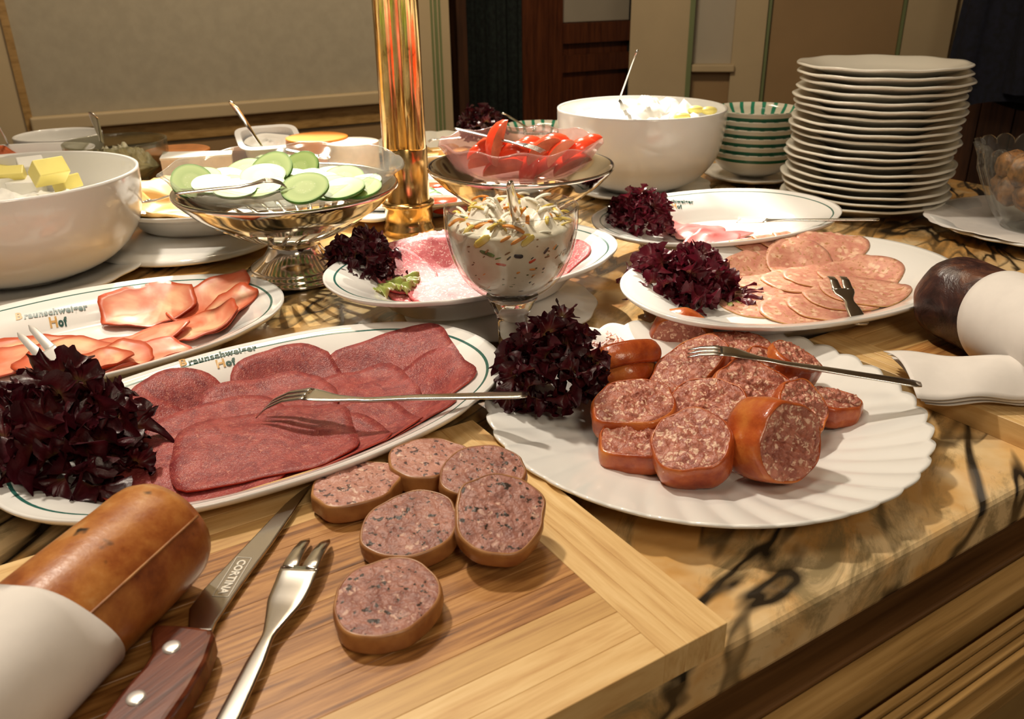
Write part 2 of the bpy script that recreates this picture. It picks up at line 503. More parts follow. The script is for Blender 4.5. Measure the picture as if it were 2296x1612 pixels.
mm = M['cuc_flesh'] = mat('cucumber_flesh', (0.6, 0.7, 0.35), 0.5, Subsurface_Weight=0.0)
t = NT(mm); at = t.node('ShaderNodeAttribute', attribute_name='rad'); c = t.coord((1, 1, 1))
b0 = t.ramp(at.outputs['Fac'], [(0.0, (0.34, 0.44, 0.14)), (0.35, (0.36, 0.47, 0.15)), (0.5, (0.28, 0.40, 0.10)), (0.85, (0.36, 0.48, 0.14)), (1.0, (0.16, 0.32, 0.05))])
sp = t.ramp(t.vor(c, 330).outputs['Distance'], [(0.16, 1.0), (0.28, 0.0)])
ctr = t.ramp(at.outputs['Fac'], [(0.12, 0.0), (0.2, 0.6), (0.45, 0.6), (0.52, 0.0)])
t.color(t.mix(t.mix(1.0, sp, ctr, 'MULTIPLY'), b0, (0.50, 0.56, 0.30)))
M['cuc_peel'] = plain('cucumber_peel', (0.05, 0.17, 0.02), 0.3, 0.5, 120)
M['tomato'] = plain('tomato_skin', (0.80, 0.07, 0.025), 0.15, 0.2, 25)
M['tomato_in'] = plain('tomato_flesh', (0.85, 0.28, 0.14), 0.25, 0.25, 60)
M['quark'] = plain('white_quark', (0.86, 0.85, 0.80), 0.5, 0.03, 40)
M['cheese_y'] = plain('yellow_cheese', (0.70, 0.43, 0.14), 0.4, 0.08, 20)
M['cheese_lemon'] = plain('lemon_cheese', (0.86, 0.75, 0.22), 0.4, 0.06, 20)
M['cheese_w'] = plain('white_rind_cheese', (0.78, 0.68, 0.58), 0.6, 0.10, 60, 0.6)
M['cheese_o'] = plain('orange_cheese', (0.83, 0.28, 0.02), 0.4, 0.08, 20)
M['cheese_amber'] = plain('amber_rind_cheese', (0.55, 0.20, 0.05), 0.5, 0.2, 30)
M['red_food'] = plain('red_spread', (0.55, 0.10, 0.02), 0.4, 0.3, 50)
M['jam'] = plain('amber_jelly', (0.65, 0.30, 0.05), 0.15, 0.2, 30)
M['egg_salad'] = plain('pickled_onion', (0.45, 0.42, 0.28), 0.4, 0.4, 90)
M['herb'] = plain('chopped_herbs', (0.20, 0.25, 0.06), 0.6, 0.6, 200)
M['walnut'] = plain('walnut_shell', (0.24, 0.11, 0.035), 0.5, 0.6, 90, 1.0)
M['basil'] = plain('basil_leaf', (0.05, 0.14, 0.02), 0.4, 0.4, 80)
M['blue_tin'] = plain('grey_white_plastic', (0.8, 0.8, 0.8), 0.4, 0.02, 10)

# salad cream with flecks inside the goblet
mm = M['salad_cream'] = mat('salad_cream', (0.8, 0.72, 0.6), 0.35)
t = NT(mm); c = t.coord((1, 1, 1.4))
b0 = t.ramp(t.noise(c, 30, 3), [(0.35, (0.66, 0.56, 0.42)), (0.6, (0.82, 0.76, 0.64))])
v = t.vor(c, 190); wn = t.node('ShaderNodeSeparateColor'); t.l.new(v.outputs['Color'], wn.inputs[0])
sel = t.ramp(wn.outputs[1], [(0.78, 0.0), (0.82, 1.0)]); ed = t.ramp(v.outputs['Distance'], [(0.14, 1.0), (0.26, 0.0)])
fl = t.ramp(wn.outputs[0], [(0.0, (0.10, 0.10, 0.02)), (0.5, (0.22, 0.12, 0.05)), (0.75, (0.55, 0.12, 0.03)), (1.0, (0.06, 0.08, 0.02))], 'CONSTANT')
t.color(t.mix(t.mix(1.0, sel, ed, 'MULTIPLY'), b0, fl))
M['carrot'] = plain('carrot_strip', (0.75, 0.27, 0.03), 0.35, 0.1, 60)
M['pepper_red'] = plain('red_pepper', (0.65, 0.07, 0.02), 0.25, 0.1, 60)
M['green_bit'] = plain('cucumber_strip', (0.09, 0.16, 0.03), 0.35, 0.4, 160)
M['dark_bit'] = plain('olive_bit', (0.015, 0.012, 0.02), 0.3, 0.2, 60)
M['yellow_bit'] = plain('maize_yellow', (0.80, 0.60, 0.12), 0.3, 0.1, 60)
M['cream_bit'] = plain('cabbage_strip', (0.85, 0.82, 0.70), 0.4, 0.05, 60)


def leafmat(name, stops):
    m_ = bpy.data.materials.new(name); m_.use_nodes = True
    t = NT(m_); at = t.node('ShaderNodeAttribute', attribute_name='rad')
    c = t.coord((1, 1, 1)); f = t.noise(c, 110, 3)
    a = t.node('ShaderNodeMath', operation='MULTIPLY_ADD'); t.l.new(f, a.inputs[0]); a.inputs[1].default_value = 0.5
    b = t.node('ShaderNodeMath', operation='SUBTRACT'); t.l.new(at.outputs['Fac'], b.inputs[0]); b.inputs[1].default_value = 0.25
    t.l.new(b.outputs[0], a.inputs[2])
    col = t.ramp(a.outputs[0], stops)
    t.color(col); t.b.inputs['Roughness'].default_value = 0.38
    t.b.inputs['Specular IOR Level'].default_value = 0.6
    t.bump(t.noise(c, 220, 3), 0.5, 0.001)
    tl = t.node('ShaderNodeBsdfTranslucent'); t.l.new(col, tl.inputs[0])
    mx = t.node('ShaderNodeMixShader'); mx.inputs[0].default_value = 0.25
    t.l.new(t.b.outputs[0], mx.inputs[1]); t.l.new(tl.outputs[0], mx.inputs[2])
    t.l.new(mx.outputs[0], t.n['Material Output'].inputs['Surface'])
    return m_


M['lettuce'] = leafmat('red_lettuce', [(0.0, (0.22, 0.17, 0.05)), (0.25, (0.13, 0.03, 0.025)), (0.45, (0.085, 0.008, 0.012)), (1.0, (0.040, 0.003, 0.008))])
M['lettuce_red'] = leafmat('bright_red_lettuce', [(0.0, (0.24, 0.14, 0.06)), (0.25, (0.20, 0.03, 0.035)), (0.5, (0.15, 0.012, 0.024)), (1.0, (0.09, 0.006, 0.016))])
M['lettuce_green'] = leafmat('green_lettuce', [(0.0, (0.45, 0.50, 0.18)), (0.7, (0.36, 0.42, 0.10)), (1.0, (0.25, 0.16, 0.06))])

# ------------------------------------------------------------------ setting
ZT = TZ


def struct(name, VF, mt, parent=None, smooth=False):
    o = obj(name, VF, mt, parent, origin=(0, 0, 0) if parent is None else None, smooth=smooth)
    if parent is None: o['kind'] = 'structure'
    return o


struct('floor', box((-4, -2, -0.05), (9, 0, 0), (0, 9, 0), (0, 0, 0.05)), M['floor'])
struct('ceiling', box((-4, -2, 2.75), (9, 0, 0), (0, 9, 0), (0, 0, 0.05)), M['ceiling'])

# --- left wall: parallel to the counter, seen behind the cheese
LW0 = W(75, 265, -0.04); LW0.z = 0
wn_ = Vector((-0.46, 0.888, 0)); wd_ = Vector((0.888, 0.46, 0))        # normal away from camera / direction


def LW(px, py): return onplane(px, py, LW0, wn_)


def lwstrip(name, xa, xb, z0, z1, d0, d1, mt, parent=None):
    """box on the left wall between along-wall distances xa, xb and heights; d = depth towards the room"""
    p = LW0 + wd_ * xa - wn_ * d0; p.z = z0
    return struct(name, box(p, wd_ * (xb - xa), -wn_ * (d1 - d0), (0, 0, z1 - z0)), mt, parent)


def lx(px, py=150):
    return (LW(px, py) - LW0).dot(wd_)


zr = TZ - 0.04
xr = lx(965, 140)
lwstrip('wall_left', -3.0, lx(1003, 140), 0, 2.75, -0.12, 0, M['wall_grey'])
t1 = lwstrip('trim_1', lx(60, 240), lx(846, 150), zr - 0.035, zr + 0.005, 0, 0.035, M['wall_cream']); bevel(t1, 0.006, 3)
t1 = lwstrip('trim_2', lx(60, 240), lx(846, 150), zr - 0.095, zr - 0.035, 0, 0.012, M['oak_trim']); bevel(t1, 0.004, 3)
lwstrip('trim_3', lx(60, 240), lx(846, 150), 0.1, zr - 0.10, 0, 0.004, M['wall_ochre'])
lwstrip('trim_4', lx(30, 140) - 0.005, lx(72, 260) + 0.0, 0, 2.75, 0, 0.02, M['oak_trim'])
lwstrip('trim_5', -1.2, lx(30, 140) - 0.005, 0, 2.75, 0, 0.012, M['wall_cream'])
lwstrip('trim_6', lx(925, 100), lx(1003, 140), 0, 2.75, 0, 0.03, M['wall_cream'])
for k, (a, b) in enumerate(((958, 962), (966, 972), (976, 980))):
    lwstrip('trim_%d' % (7 + k), lx(a, 60), lx(b, 60), 0, 2.75, 0.03, 0.034, M['stripe_green'])

# --- doorway with curtain, red-brown panelled door
DW0 = LW0 + wn_ * 0.9


def dwx(px, py=120): return (onplane(px, py, DW0, wn_) - DW0).dot(wd_)


def dwbox(name, xa, xb, z0, z1, d0, d1, mt, parent=None):
    p = DW0 + wd_ * xa - wn_ * d0; p.z = z0
    return struct(name, box(p, wd_ * (xb - xa), -wn_ * (d1 - d0), (0, 0, z1 - z0)), mt, parent)


dwbox('wall_back', dwx(900) - 1.2, dwx(1500) + 1.2, 0, 2.75, -0.1, 0, M['black'])


def door_z(py): return onplane(1320, py, DW0, wn_).z


dr = dwbox('door_1', dwx(1240), dwx(1396), 0, 2.2, 0.02, 0.05, M['door_wood'])
for nm, xa, xb, ya, yb, dd, mt in (
        ('door_stile', 1210, 1242, 3000, -900, 0.08, 'door_wood'), ('door_frame', 1145, 1205, 3000, -900, 0.10, 'door_wood'),
        ('door_rail', 1240, 1396, 92, 48, 0.08, 'door_wood'), ('door_rail', 1240, 1396, 155, 118, 0.075, 'door_wood'),
        ('door_panel', 1243, 1393, 46, -300, 0.055, 'white_panel'), ('door_stile', 1392, 1402, 3000, -900, 0.09, 'black')):
    z0 = 0.0 if ya > 2000 else door_z(ya); z1 = 2.2 if yb < -500 else door_z(yb)
    dwbox(nm, dwx(xa), dwx(xb), z0, z1, 0.05, dd, M[mt], dr)
# dark hanging curtain in the doorway
ca, cb = dwx(1004), dwx(1143)


def cur(u, v):
    p = DW0 + wd_ * (ca + (cb - ca) * u) - wn_ * (0.12 + 0.015 * math.sin(u * 38) + 0.006 * math.sin(u * 91 + v * 3))
    return (p.x, p.y, 0.05 + 2.4 * v)


o = obj('curtain', grid(70, 4, cur), M['curtain'], origin=(0, 0, 0)); tag(o, 'dark green-black curtain hanging in the doorway beside the red-brown door', 'curtain')
so = o.modifiers.new('solid', 'SOLIDIFY'); so.thickness = 0.003
dwbox('trim_10', dwx(985), dwx(1006), 0, 2.4, 0.1, 0.2, M['dark_wood'])

# --- right wall: cream folding panels with green lines
RW0 = W(1600, 145, -0.04); RW0.z = 0
rd_ = Vector((0.985, -0.17, 0)); rn_ = Vector((0.17, 0.985, 0))


def rwx(px, py=120): return (onplane(px, py, RW0, rn_) - RW0).dot(rd_)


def rwz(px, py): return onplane(px, py, RW0, rn_).z


def rwbox(name, xa, xb, z0, z1, d0, d1, mt, parent=None):
    p = RW0 + rd_ * xa - rn_ * d0; p.z = z0
    return struct(name, box(p, rd_ * (xb - xa), -rn_ * (d1 - d0), (0, 0, z1 - z0)), mt, parent)


rwbox('wall_right', rwx(1412), rwx(2296) + 1.0, 0, 2.75, -0.1, 0, M['wall_cream'])
rwbox('trim_11', rwx(1412), rwx(1540), 0, 2.75, 0, 0.05, M['wall_cream'])
rwbox('trim_12', rwx(1540), rwx(1551), 0, 2.75, 0, 0.056, M['stripe_green'])
rwbox('trim_13', rwx(1552), rwx(1640), TZ - 0.04, 2.75, 0, 0.004, M['white_panel'])
bevel(rwbox('trim_14', rwx(1552), rwx(1648), TZ - 0.065, TZ - 0.035, 0, 0.05, M['wall_cream']), 0.006, 3)
rwbox('trim_15', rwx(1552), rwx(1640), 0, TZ - 0.065, 0, 0.004, M['wall_ochre'])
rwbox('trim_16', rwx(1640), rwx(1710), 0, 2.75, 0, 0.03, M['wall_cream'])
rwbox('trim_17', rwx(1712), rwx(1718), 0, 2.75, 0, 0.034, M['stripe_green'])
rwbox('trim_18', rwx(1722), rwx(2004), 0, 2.75, 0, 0.02, M['wall_ochre'])
rwbox('trim_19', rwx(2005), rwx(2012), 0, 2.75, 0, 0.028, M['stripe_green'])
rwbox('trim_20', rwx(2014), rwx(2120), 0, 2.75, 0, 0.03, M['wall_cream'])
# wooden wardrobe side right, with navy coat hanging in front of it
wr = thing('wardrobe', 'dark brown wooden wardrobe panel behind the hanging navy coat', 'wardrobe', RW0 + rd_ * (rwx(2200)) - rn_ * 0.3)
xa, xb = rwx(2115), rwx(2296) + 0.7
for k in range(8):
    a = xa + (xb - xa) * k / 8
    p = RW0 + rd_ * (a + 0.003) - rn_ * 0.16; p.z = 0
    obj('plank', box(p, rd_ * ((xb - xa) / 8 - 0.006), rn_ * 0.02, (0, 0, 2.3)), M['dark_wood'], wr, smooth=False)
p = RW0 + rd_ * xa - rn_ * 0.138; p.z = 0
obj('back_panel', box(p, rd_ * (xb - xa), rn_ * 0.01, (0, 0, 2.3)), M['dark_wood'], wr, smooth=False)
cz0 = rwz(2200, 205)
ct = W(2215, 60, 0.2); c0 = RW0 + rd_ * rwx(2215) - rn_ * 0.42


def coat(u, v):
    a = 2 * PI * u
    w = 0.26 - 0.05 * v
    x = math.cos(a) * w; y = math.sin(a) * 0.09 * (1 + 0.18 * math.sin(a * 9 + v))
    x *= 1 + 0.03 * math.sin(a * 13)
    sag = 0.03 * math.sin(a * 3 + 1)
    p = c0 + rd_ * x + rn_ * y
    return (p.x, p.y, cz0 + sag * (1 - v) + 1.0 * v)


cg_ = thing('coat', 'navy blue coat hanging at the right behind the plate stack', 'coat', (c0.x, c0.y, cz0))
obj('coat_body', grid(120, 16, coat, closeu=True), M['navy'], cg_)


def sleeve(u, v):
    a = 2 * PI * u
    r = 0.055 + 0.006 * math.sin(a * 5 + v * 9)
    p = c0 - rn_ * 0.13 - rd_ * 0.05 + rd_ * (math.cos(a) * r) + rn_ * (math.sin(a) * r)
    return (p.x, p.y, cz0 + 0.06 + 0.8 * v)


obj('sleeve', grid(40, 12, sleeve, closeu=True), M['navy'], cg_)

# --- the counter: marble slab on a wooden body with stepped mouldings
LU, RU, BV = -1.25, 1.02, 1.36


def uvbox(name, u0, u1, v0, v1, h0, h1, mt, parent=None, bev=0):
    VF = box(TP(u0, v0, h0), UD * (u1 - u0), ND * (v1 - v0), (0, 0, h1 - h0))
    o = obj(name, VF, M[mt], parent, smooth=False)
    if bev: bevel(o, bev, 3)
    return o


ctr = thing('buffet_counter', 'buffet counter with golden veined marble top and stepped oak edge', 'counter', (TP(0, 0.6).x, TP(0, 0.6).y, 0))
# rounded slab
sl = []
uvbox('marble_top', LU, RU, 0.0, BV, -0.032, 0.0, 'marble', ctr, 0.005)
uvbox('cabinet_body', LU + 0.02, RU - 0.02, 0.06, BV - 0.02, -TZ, -0.05, 'oak_panel', ctr)
uvbox('recessed_fascia', LU + 0.01, RU - 0.01, 0.012, BV - 0.01, -0.050, -0.032, 'brown_trim', ctr)  # dark brown wood strip set back under the slab
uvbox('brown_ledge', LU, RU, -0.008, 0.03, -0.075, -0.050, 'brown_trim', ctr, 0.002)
uvbox('oak_ledge', LU, RU, -0.026, -0.008, -0.085, -0.052, 'oak_trim', ctr, 0.002)
for k in range(4):
    uvbox('moulding_rib', LU, RU, -0.0345 - 0.0050 * k, -0.0300 - 0.0050 * k, -0.10, -0.066 - 0.0025 * k, 'oak_trim', ctr, 0.001)
uvbox('moulding_base', LU, RU, -0.056, 0.05, -0.098, -0.082, 'oak_trim', ctr, 0.003)
uvbox('front_panel', LU, RU, -0.051, 0.06, -TZ, -0.098, 'oak_panel', ctr)

# brass pole rising from the counter
pc = Vector((-0.132, 1.092, TZ))
pl = thing('brass_pole', 'tall polished brass pole standing in the middle of the counter', 'pole', pc)
obj('collar', lathe([(0.0335, 0), (0.0335, 0.010), (0.031, 0.014), (0.031, 0.036), (0.034, 0.038), (0.034, 0.043), (0.029, 0.045)], 64, pc, cap0=True), M['brass'], pl)
obj('lower_tube', lathe([(0.0285, 0.04), (0.0285, 0.112), (0.0272, 0.114)], 64, pc), M['brass'], pl)
obj('upper_tube', lathe([(0.0265, 0.11), (0.0275, 0.111), (0.0275, 1.8)], 64, pc), M['brass'], pl)
for s in (-1, 1):
    q = pc + Vector((0.013 * s + 0.002, -0.0165, 0))
    obj('front_tube', lathe([(0.012, 0.112), (0.0135, 0.114), (0.0135, 1.8)], 40, q), M['brass'], pl)

# ------------------------------------------------------------------ platters
def oval_outline(t, a, b, n=2.3, bar=0.012):
    c, s = math.cos(t), math.sin(t)
    r = 1.0 / ((abs(c / a) ** n + abs(s / b) ** n) ** (1 / n))
    k = 1 + bar * (math.cos(2 * t) ** 6) - bar * 0.9 * math.exp(-((abs(c) - 0.80) / 0.07) ** 2)
    return r * c * k, r * s * k


class Platter:
    def __init__(s, name, label, c, a, b, th, H, z0=0.0, n=2.3, line=True, flat=0.66, mt='porcelain', group=None, bar=0.012, text=None, depth=None):
        """z0: height of its foot above the marble; H: rim height above the marble"""
        s.c = Vector((c[0], c[1], TZ)); s.a, s.b, s.th, s.n, s.H, s.z0, s.flat, s.bar = a, b, th, n, H, z0, flat, bar
        rho = [0.0015, 0.3, flat - 0.06, flat, flat + 0.03, flat + 0.08, flat + 0.14, 0.86, 0.90, 0.925, 0.938, 0.965, 0.985, 1.0]
        s.org = (s.c.x, s.c.y, TZ + z0)
        seg = 160
        V = []; F = []; fm = []
        top = [(r, s.zs(r)) for r in rho]
        bot = [(1.0, s.zs(1.0) - 0.0022), (0.985, s.zs(0.985) - 0.0042), (0.93, s.zs(0.93) - 0.0045), (0.86, s.zs(0.86) - 0.004), (flat + 0.12, s.zs(flat + 0.12) - 0.0045),
               (flat + 0.03, z0 + 0.0045), (flat - 0.01, z0 + 0.0005), (flat - 0.03, z0 + 0.0), (flat - 0.05, z0 + 0.003), (0.0015, z0 + 0.003)]
        rings = top + bot
        for (r, z) in rings:
            for k in range(seg):
                x, y = oval_outline(2 * PI * k / seg, a, b, n, bar * max(0, (r - 0.6) / 0.4))
                X = r * x; Y = r * y
                V.append((s.c.x + X * math.cos(th) - Y * math.sin(th), s.c.y + X * math.sin(th) + Y * math.cos(th), TZ + z))
        for j in range(len(rings) - 1):
            for k in range(seg):
                F.append((j * seg + k, j * seg + (k + 1) % seg, (j + 1) * seg + (k + 1) % seg, (j + 1) * seg + k))
                fm.append(1 if (line and j == 9) else 0)
        F.append(tuple(range(seg))); fm.append(0)
        F.append(tuple((len(rings) - 1) * seg + k for k in range(seg))); fm.append(0)
        s.o = obj(name, (V, F), [M[mt], M['green_line']], origin=s.org, fm=fm)
        tag(s.o, label, 'plate', group)
        # drape field in world axes
        s.g = 0.0025; s.N = 170
        ax = (np.arange(s.N) - s.N / 2) * s.g
        X, Y = np.meshgrid(ax, ax, indexing='ij')
        u = X * math.cos(th) + Y * math.sin(th); v = -X * math.sin(th) + Y * math.cos(th)
        R = (np.abs(u / a) ** n + np.abs(v / b) ** n) ** (1 / n)
        s.X, s.Y = X, Y
        s.Hf = np.vectorize(s.zs)(np.minimum(R, 1.0))
        s.Hf[R > 1.0] = s.zs(1.0) - 0.02
        if text: s.lettering(*text)

    def zs(s, r):
        f0 = s.z0 + 0.0065
        f = s.flat
        if r <= f: return f0 + 0.0006 * (r / f) ** 2
        t = (r - f) / (1 - f)
        # quick wall then a broad rim that rises gently, slight lip
        return f0 + (s.H - f0) * (0.62 * (1 - math.exp(-t * 3.4)) / (1 - math.exp(-3.4)) + 0.38 * t) - 0.0006 * math.exp(-((t - 0.93) / 0.05) ** 2)

    def world2rho(s, x, y):
        X, Y = x - s.c.x, y - s.c.y
        u = X * math.cos(s.th) + Y * math.sin(s.th); v = -X * math.sin(s.th) + Y * math.cos(s.th)
        return (abs(u / s.a) ** s.n + abs(v / s.b) ** s.n) ** (1 / s.n)

    def height(s, x, y):
        i = (x - s.c.x) / s.g + s.N / 2; j = (y - s.c.y) / s.g + s.N / 2
        i = min(max(i, 0), s.N - 1.01); j = min(max(j, 0), s.N - 1.01)
        i0, j0 = int(i), int(j); fi, fj = i - i0, j - j0
        Z = s.Hf
        return (Z[i0, j0] * (1 - fi) * (1 - fj) + Z[i0 + 1, j0] * fi * (1 - fj) + Z[i0, j0 + 1] * (1 - fi) * fj + Z[i0 + 1, j0 + 1] * fi * fj)

    def lettering(s, px, py, ang, size):
        """two printed lines on the rim"""
        p = W(px, py, s.H - 0.006)
        for body, dx, dy, mt, sc in (('B', -5.75, 0.05, 'gold_print', 1.25), ('raunschweiger', 0.35, 0.0, 'green_print', 1.0), ('H', -0.6, -1.15, 'gold_print', 1.25), ('of', 0.85, -1.15, 'green_print', 1.0)):
            cu = bpy.data.curves.new('lettering', 'FONT'); cu.body = body; cu.size = size * sc
            cu.offset = size * (0.045 if mt == 'gold_print' else 0.045); cu.align_x = 'CENTER'; cu.resolution_u = 2
            cu.shear = 0.12; cu.space_character = 1.12
            to = bpy.data.objects.new('tmp', cu); COL.objects.link(to)
            dg = bpy.context.evaluated_depsgraph_get(); dg.update()
            me = bpy.data.meshes.new_from_object(to.evaluated_get(dg), preserve_all_data_layers=False, depsgraph=dg)
            COL.objects.unlink(to); bpy.data.objects.remove(to)
            V = []
            for v in me.vertices:
                x = v.co.x + dx * size * 0.62; y = v.co.y + dy * size
                y += -(x / size) ** 2 * size * 0.012
                X = p.x + x * math.cos(ang) - y * math.sin(ang); Y = p.y + x * math.sin(ang) + y * math.cos(ang)
                V.append((X, Y, TZ + s.zs(min(1, s.world2rho(X, Y))) + 0.0004))
            F = [tuple(q.vertices) for q in me.polygons]
            bpy.data.meshes.remove(me)
            obj('lettering', (V, F), M[mt], s.o, smooth=False, fix=False)

    def slice(s, name, x, y, a, b, rot, n, mts, label, cat, thick=0.0018, wav=0.0, wobble=0.05, seed=0, nseg=48, nr=9, group=None, edge=1, lift=0.0):
        """a thin slice draped over what already lies there"""
        rg = random.Random(seed * 13 + 5); off = rg.uniform(0, 50)

        def rad(t):
            c_, s_ = math.cos(t), math.sin(t)
            r = 1.0 / ((abs(c_ / a) ** n + abs(s_ / b) ** n) ** (1 / n))
            return r * (1 + wobble * fbm(1.3 * c_ + off, 1.3 * s_ + off, 0, 2))
        X = s.X + s.c.x - x; Y = s.Y + s.c.y - y
        T = np.arctan2(Y, X); D = np.hypot(X, Y)
        tab = np.array([rad(-PI + 2 * PI * k / 256 - rot) for k in range(257)])
        Rm = np.interp(T, -PI + 2 * PI * np.arange(257) / 256, tab)
        mask = D < Rm + s.g * 1.0
        Hh = s.Hf
        Z = Hh.copy()
        mf = mask.astype(float)
        for it in range(14):
            num = np.zeros_like(Z); den = np.zeros_like(Z)
            for di in (-1, 0, 1):
                for dj in (-1, 0, 1):
                    num += np.roll(np.roll(Z * mf, di, 0), dj, 1); den += np.roll(np.roll(mf, di, 0), dj, 1)
            Zb = np.where(den > 0, num / np.maximum(den, 1e-9), Z)
            Z = np.where(mask, np.maximum(Hh, Zb), Z)
        Z = Z + 0.0003 + lift
        sv = s.Hf; s.Hf = np.where(mask, Z, Z.min())
        # fill a little outside the mask so sampling at the edge is sane
        num = np.zeros_like(Z); den = np.zeros_like(Z)
        for di in (-2, -1, 0, 1, 2):
            for dj in (-2, -1, 0, 1, 2):
                num += np.roll(np.roll(Z * mf, di, 0), dj, 1); den += np.roll(np.roll(mf, di, 0), dj, 1)
        s.Hf = np.where(mask, Z, np.where(den > 0, num / np.maximum(den, 1e-9), Z))
        V = []; rr = []
        for layer in (0, 1):
            for i in range(nr + 1):
                f = i / nr
                if i == 0: f = 0.01
                for k in range(nseg):
                    t = 2 * PI * k / nseg
                    r = rad(t) * f
                    X_ = x + r * math.cos(t + rot); Y_ = y + r * math.sin(t + rot)
                    z = s.height(X_, Y_)
                    wv = wav * (0.5 + 0.5 * fbm(X_ * 28 + off, Y_ * 28, 0, 2) * 1.6) * (0.3 + 0.7 * f * f) if wav else 0
                    V.append((X_, Y_, TZ + z + max(0, wv) + (thick if layer else 0))); rr.append(f)
        s.Hf = np.where(mask, Z + thick + 0.0002 + wav * 0.25, sv)
        F = []; fm = []
        L = (nr + 1) * nseg
        for i in range(nr):
            for k in range(nseg):
                a0 = i * nseg + k; b0 = i * nseg + (k + 1) % nseg
                F.append((a0, a0 + nseg, b0 + nseg, b0)); fm.append(0)
                F.append((L + a0, L + b0, L + b0 + nseg, L + a0 + nseg)); fm.append(edge if i == nr - 1 and edge == 2 else 0)
        for k in range(nseg):
            a0 = nr * nseg + k; b0 = nr * nseg + (k + 1) % nseg
            F.append((a0, L + a0, L + b0, b0)); fm.append(1 if len(mts) > 1 else 0)
        F.append(tuple(range(nseg))); fm.append(0)
        F.append(tuple(L + k for k in range(nseg))[::-1]); fm.append(0)
        z0 = float(s.height(x, y))
        o = obj(name, (V, F), mts, origin=(x, y, TZ + z0 if z0 < 0.2 else TZ), fm=fm, fix=False)
        at = o.data.attributes.new('rad', 'FLOAT', 'POINT'); at.data.foreach_set('value', rr)
        return tag(o, label, cat, group)


PL = {}
PL['corned'] = Platter('oval_platter', 'oval white platter of dark red corned beef slices, nearest the bamboo board', (-0.170, 0.537), 0.178, 0.110, math.radians(37), 0.038, text=(497, 808, math.radians(34), 0.0082))
PL['ham'] = Platter('oval_platter', 'oval white platter of smoked raw ham slices below the big white bowl on the left', (-0.372, 0.690), 0.172, 0.112, math.radians(36), 0.034, text=(118, 692, math.radians(34), 0.0082))
PL['salami'] = Platter('oval_platter', 'oval white platter of pink salami raised behind the stemmed glass', (-0.032, 0.794), 0.152, 0.099, math.radians(36), 0.060, z0=0.022, flat=0.60, text=(990, 545, math.radians(26), 0.0075))
PL['pinkham'] = Platter('oval_platter', 'oval white platter of cooked pink ham in front of the plate stack', (0.245, 0.981), 0.155, 0.107, math.radians(26), 0.050, z0=0.014, flat=0.60, text=(1512, 452, math.radians(14), 0.0075))
PL['turkey'] = Platter('oval_platter', 'plain oval platter of pale speckled sausage slices beside the dark sausage', (0.269, 0.772), 0.172, 0.115, math.radians(25), 0.045, z0=0.014, line=False)
for k, (x, y, r, z) in {'salami': (-0.012, 0.800, 0.098, 0.021), 'pinkham': (0.240, 0.983, 0.085, 0.013), 'turkey': (0.262, 0.780, 0.080, 0.013)}.items():
    o = obj('saucer', lathe([(0.001, 0.001), (r * 0.6, 0.001), (r * 0.97, z * 0.35), (r, z * 0.42), (r * 0.99, z * 0.5), (r * 0.62, z * 0.9), (r * 0.6, z), (0.001, z)], 96, (x, y, TZ), mod=lambda r_, z_, t_: (r_ * (1 + 0.012 * math.cos(12 * t_)), z_)), M['porcelain'], origin=(x, y, TZ))
    tag(o, 'scalloped white base plate under the %s platter' % {'salami': 'salami', 'pinkham': 'cooked ham', 'turkey': 'pale sausage'}[k], 'plate')

ORD = ['first', 'second', 'third', 'fourth', 'fifth', 'sixth', 'seventh', 'eighth', 'ninth', 'tenth', 'eleventh', 'twelfth', 'thirteenth', 'fourteenth', 'fifteenth', 'sixteenth', 'seventeenth', 'eighteenth', 'nineteenth', 'twentieth', 'twenty-first', 'twenty-second', 'twenty-third', 'twenty-fourth', 'twenty-fifth', 'twenty-sixth', 'twenty-seventh', 'twenty-eighth']


def slices(pl, lst, h, mts, name, kindtxt, where, cat, group, **kw):
    order = sorted(range(len(lst)), key=lambda i: lst[i][0])
    rank = {i: k for k, i in enumerate(order)}
    for i, it in enumerate(lst):
        px, py, a, b, rot = it[:5]
        n = it[5] if len(it) > 5 else 2.0
        p = W(px, py, h + 0.0012 * i)
        if i == len(lst) - 1: lab = '%s lying topmost on the %s' % (kindtxt, where)
        else: lab = '%s, %s from left on the %s' % (kindtxt, ORD[rank[i]], where)
        pl.slice(name, p.x, p.y, a, b, math.radians(rot), n, mts, lab, cat, seed=i + len(name), group=group, **kw)


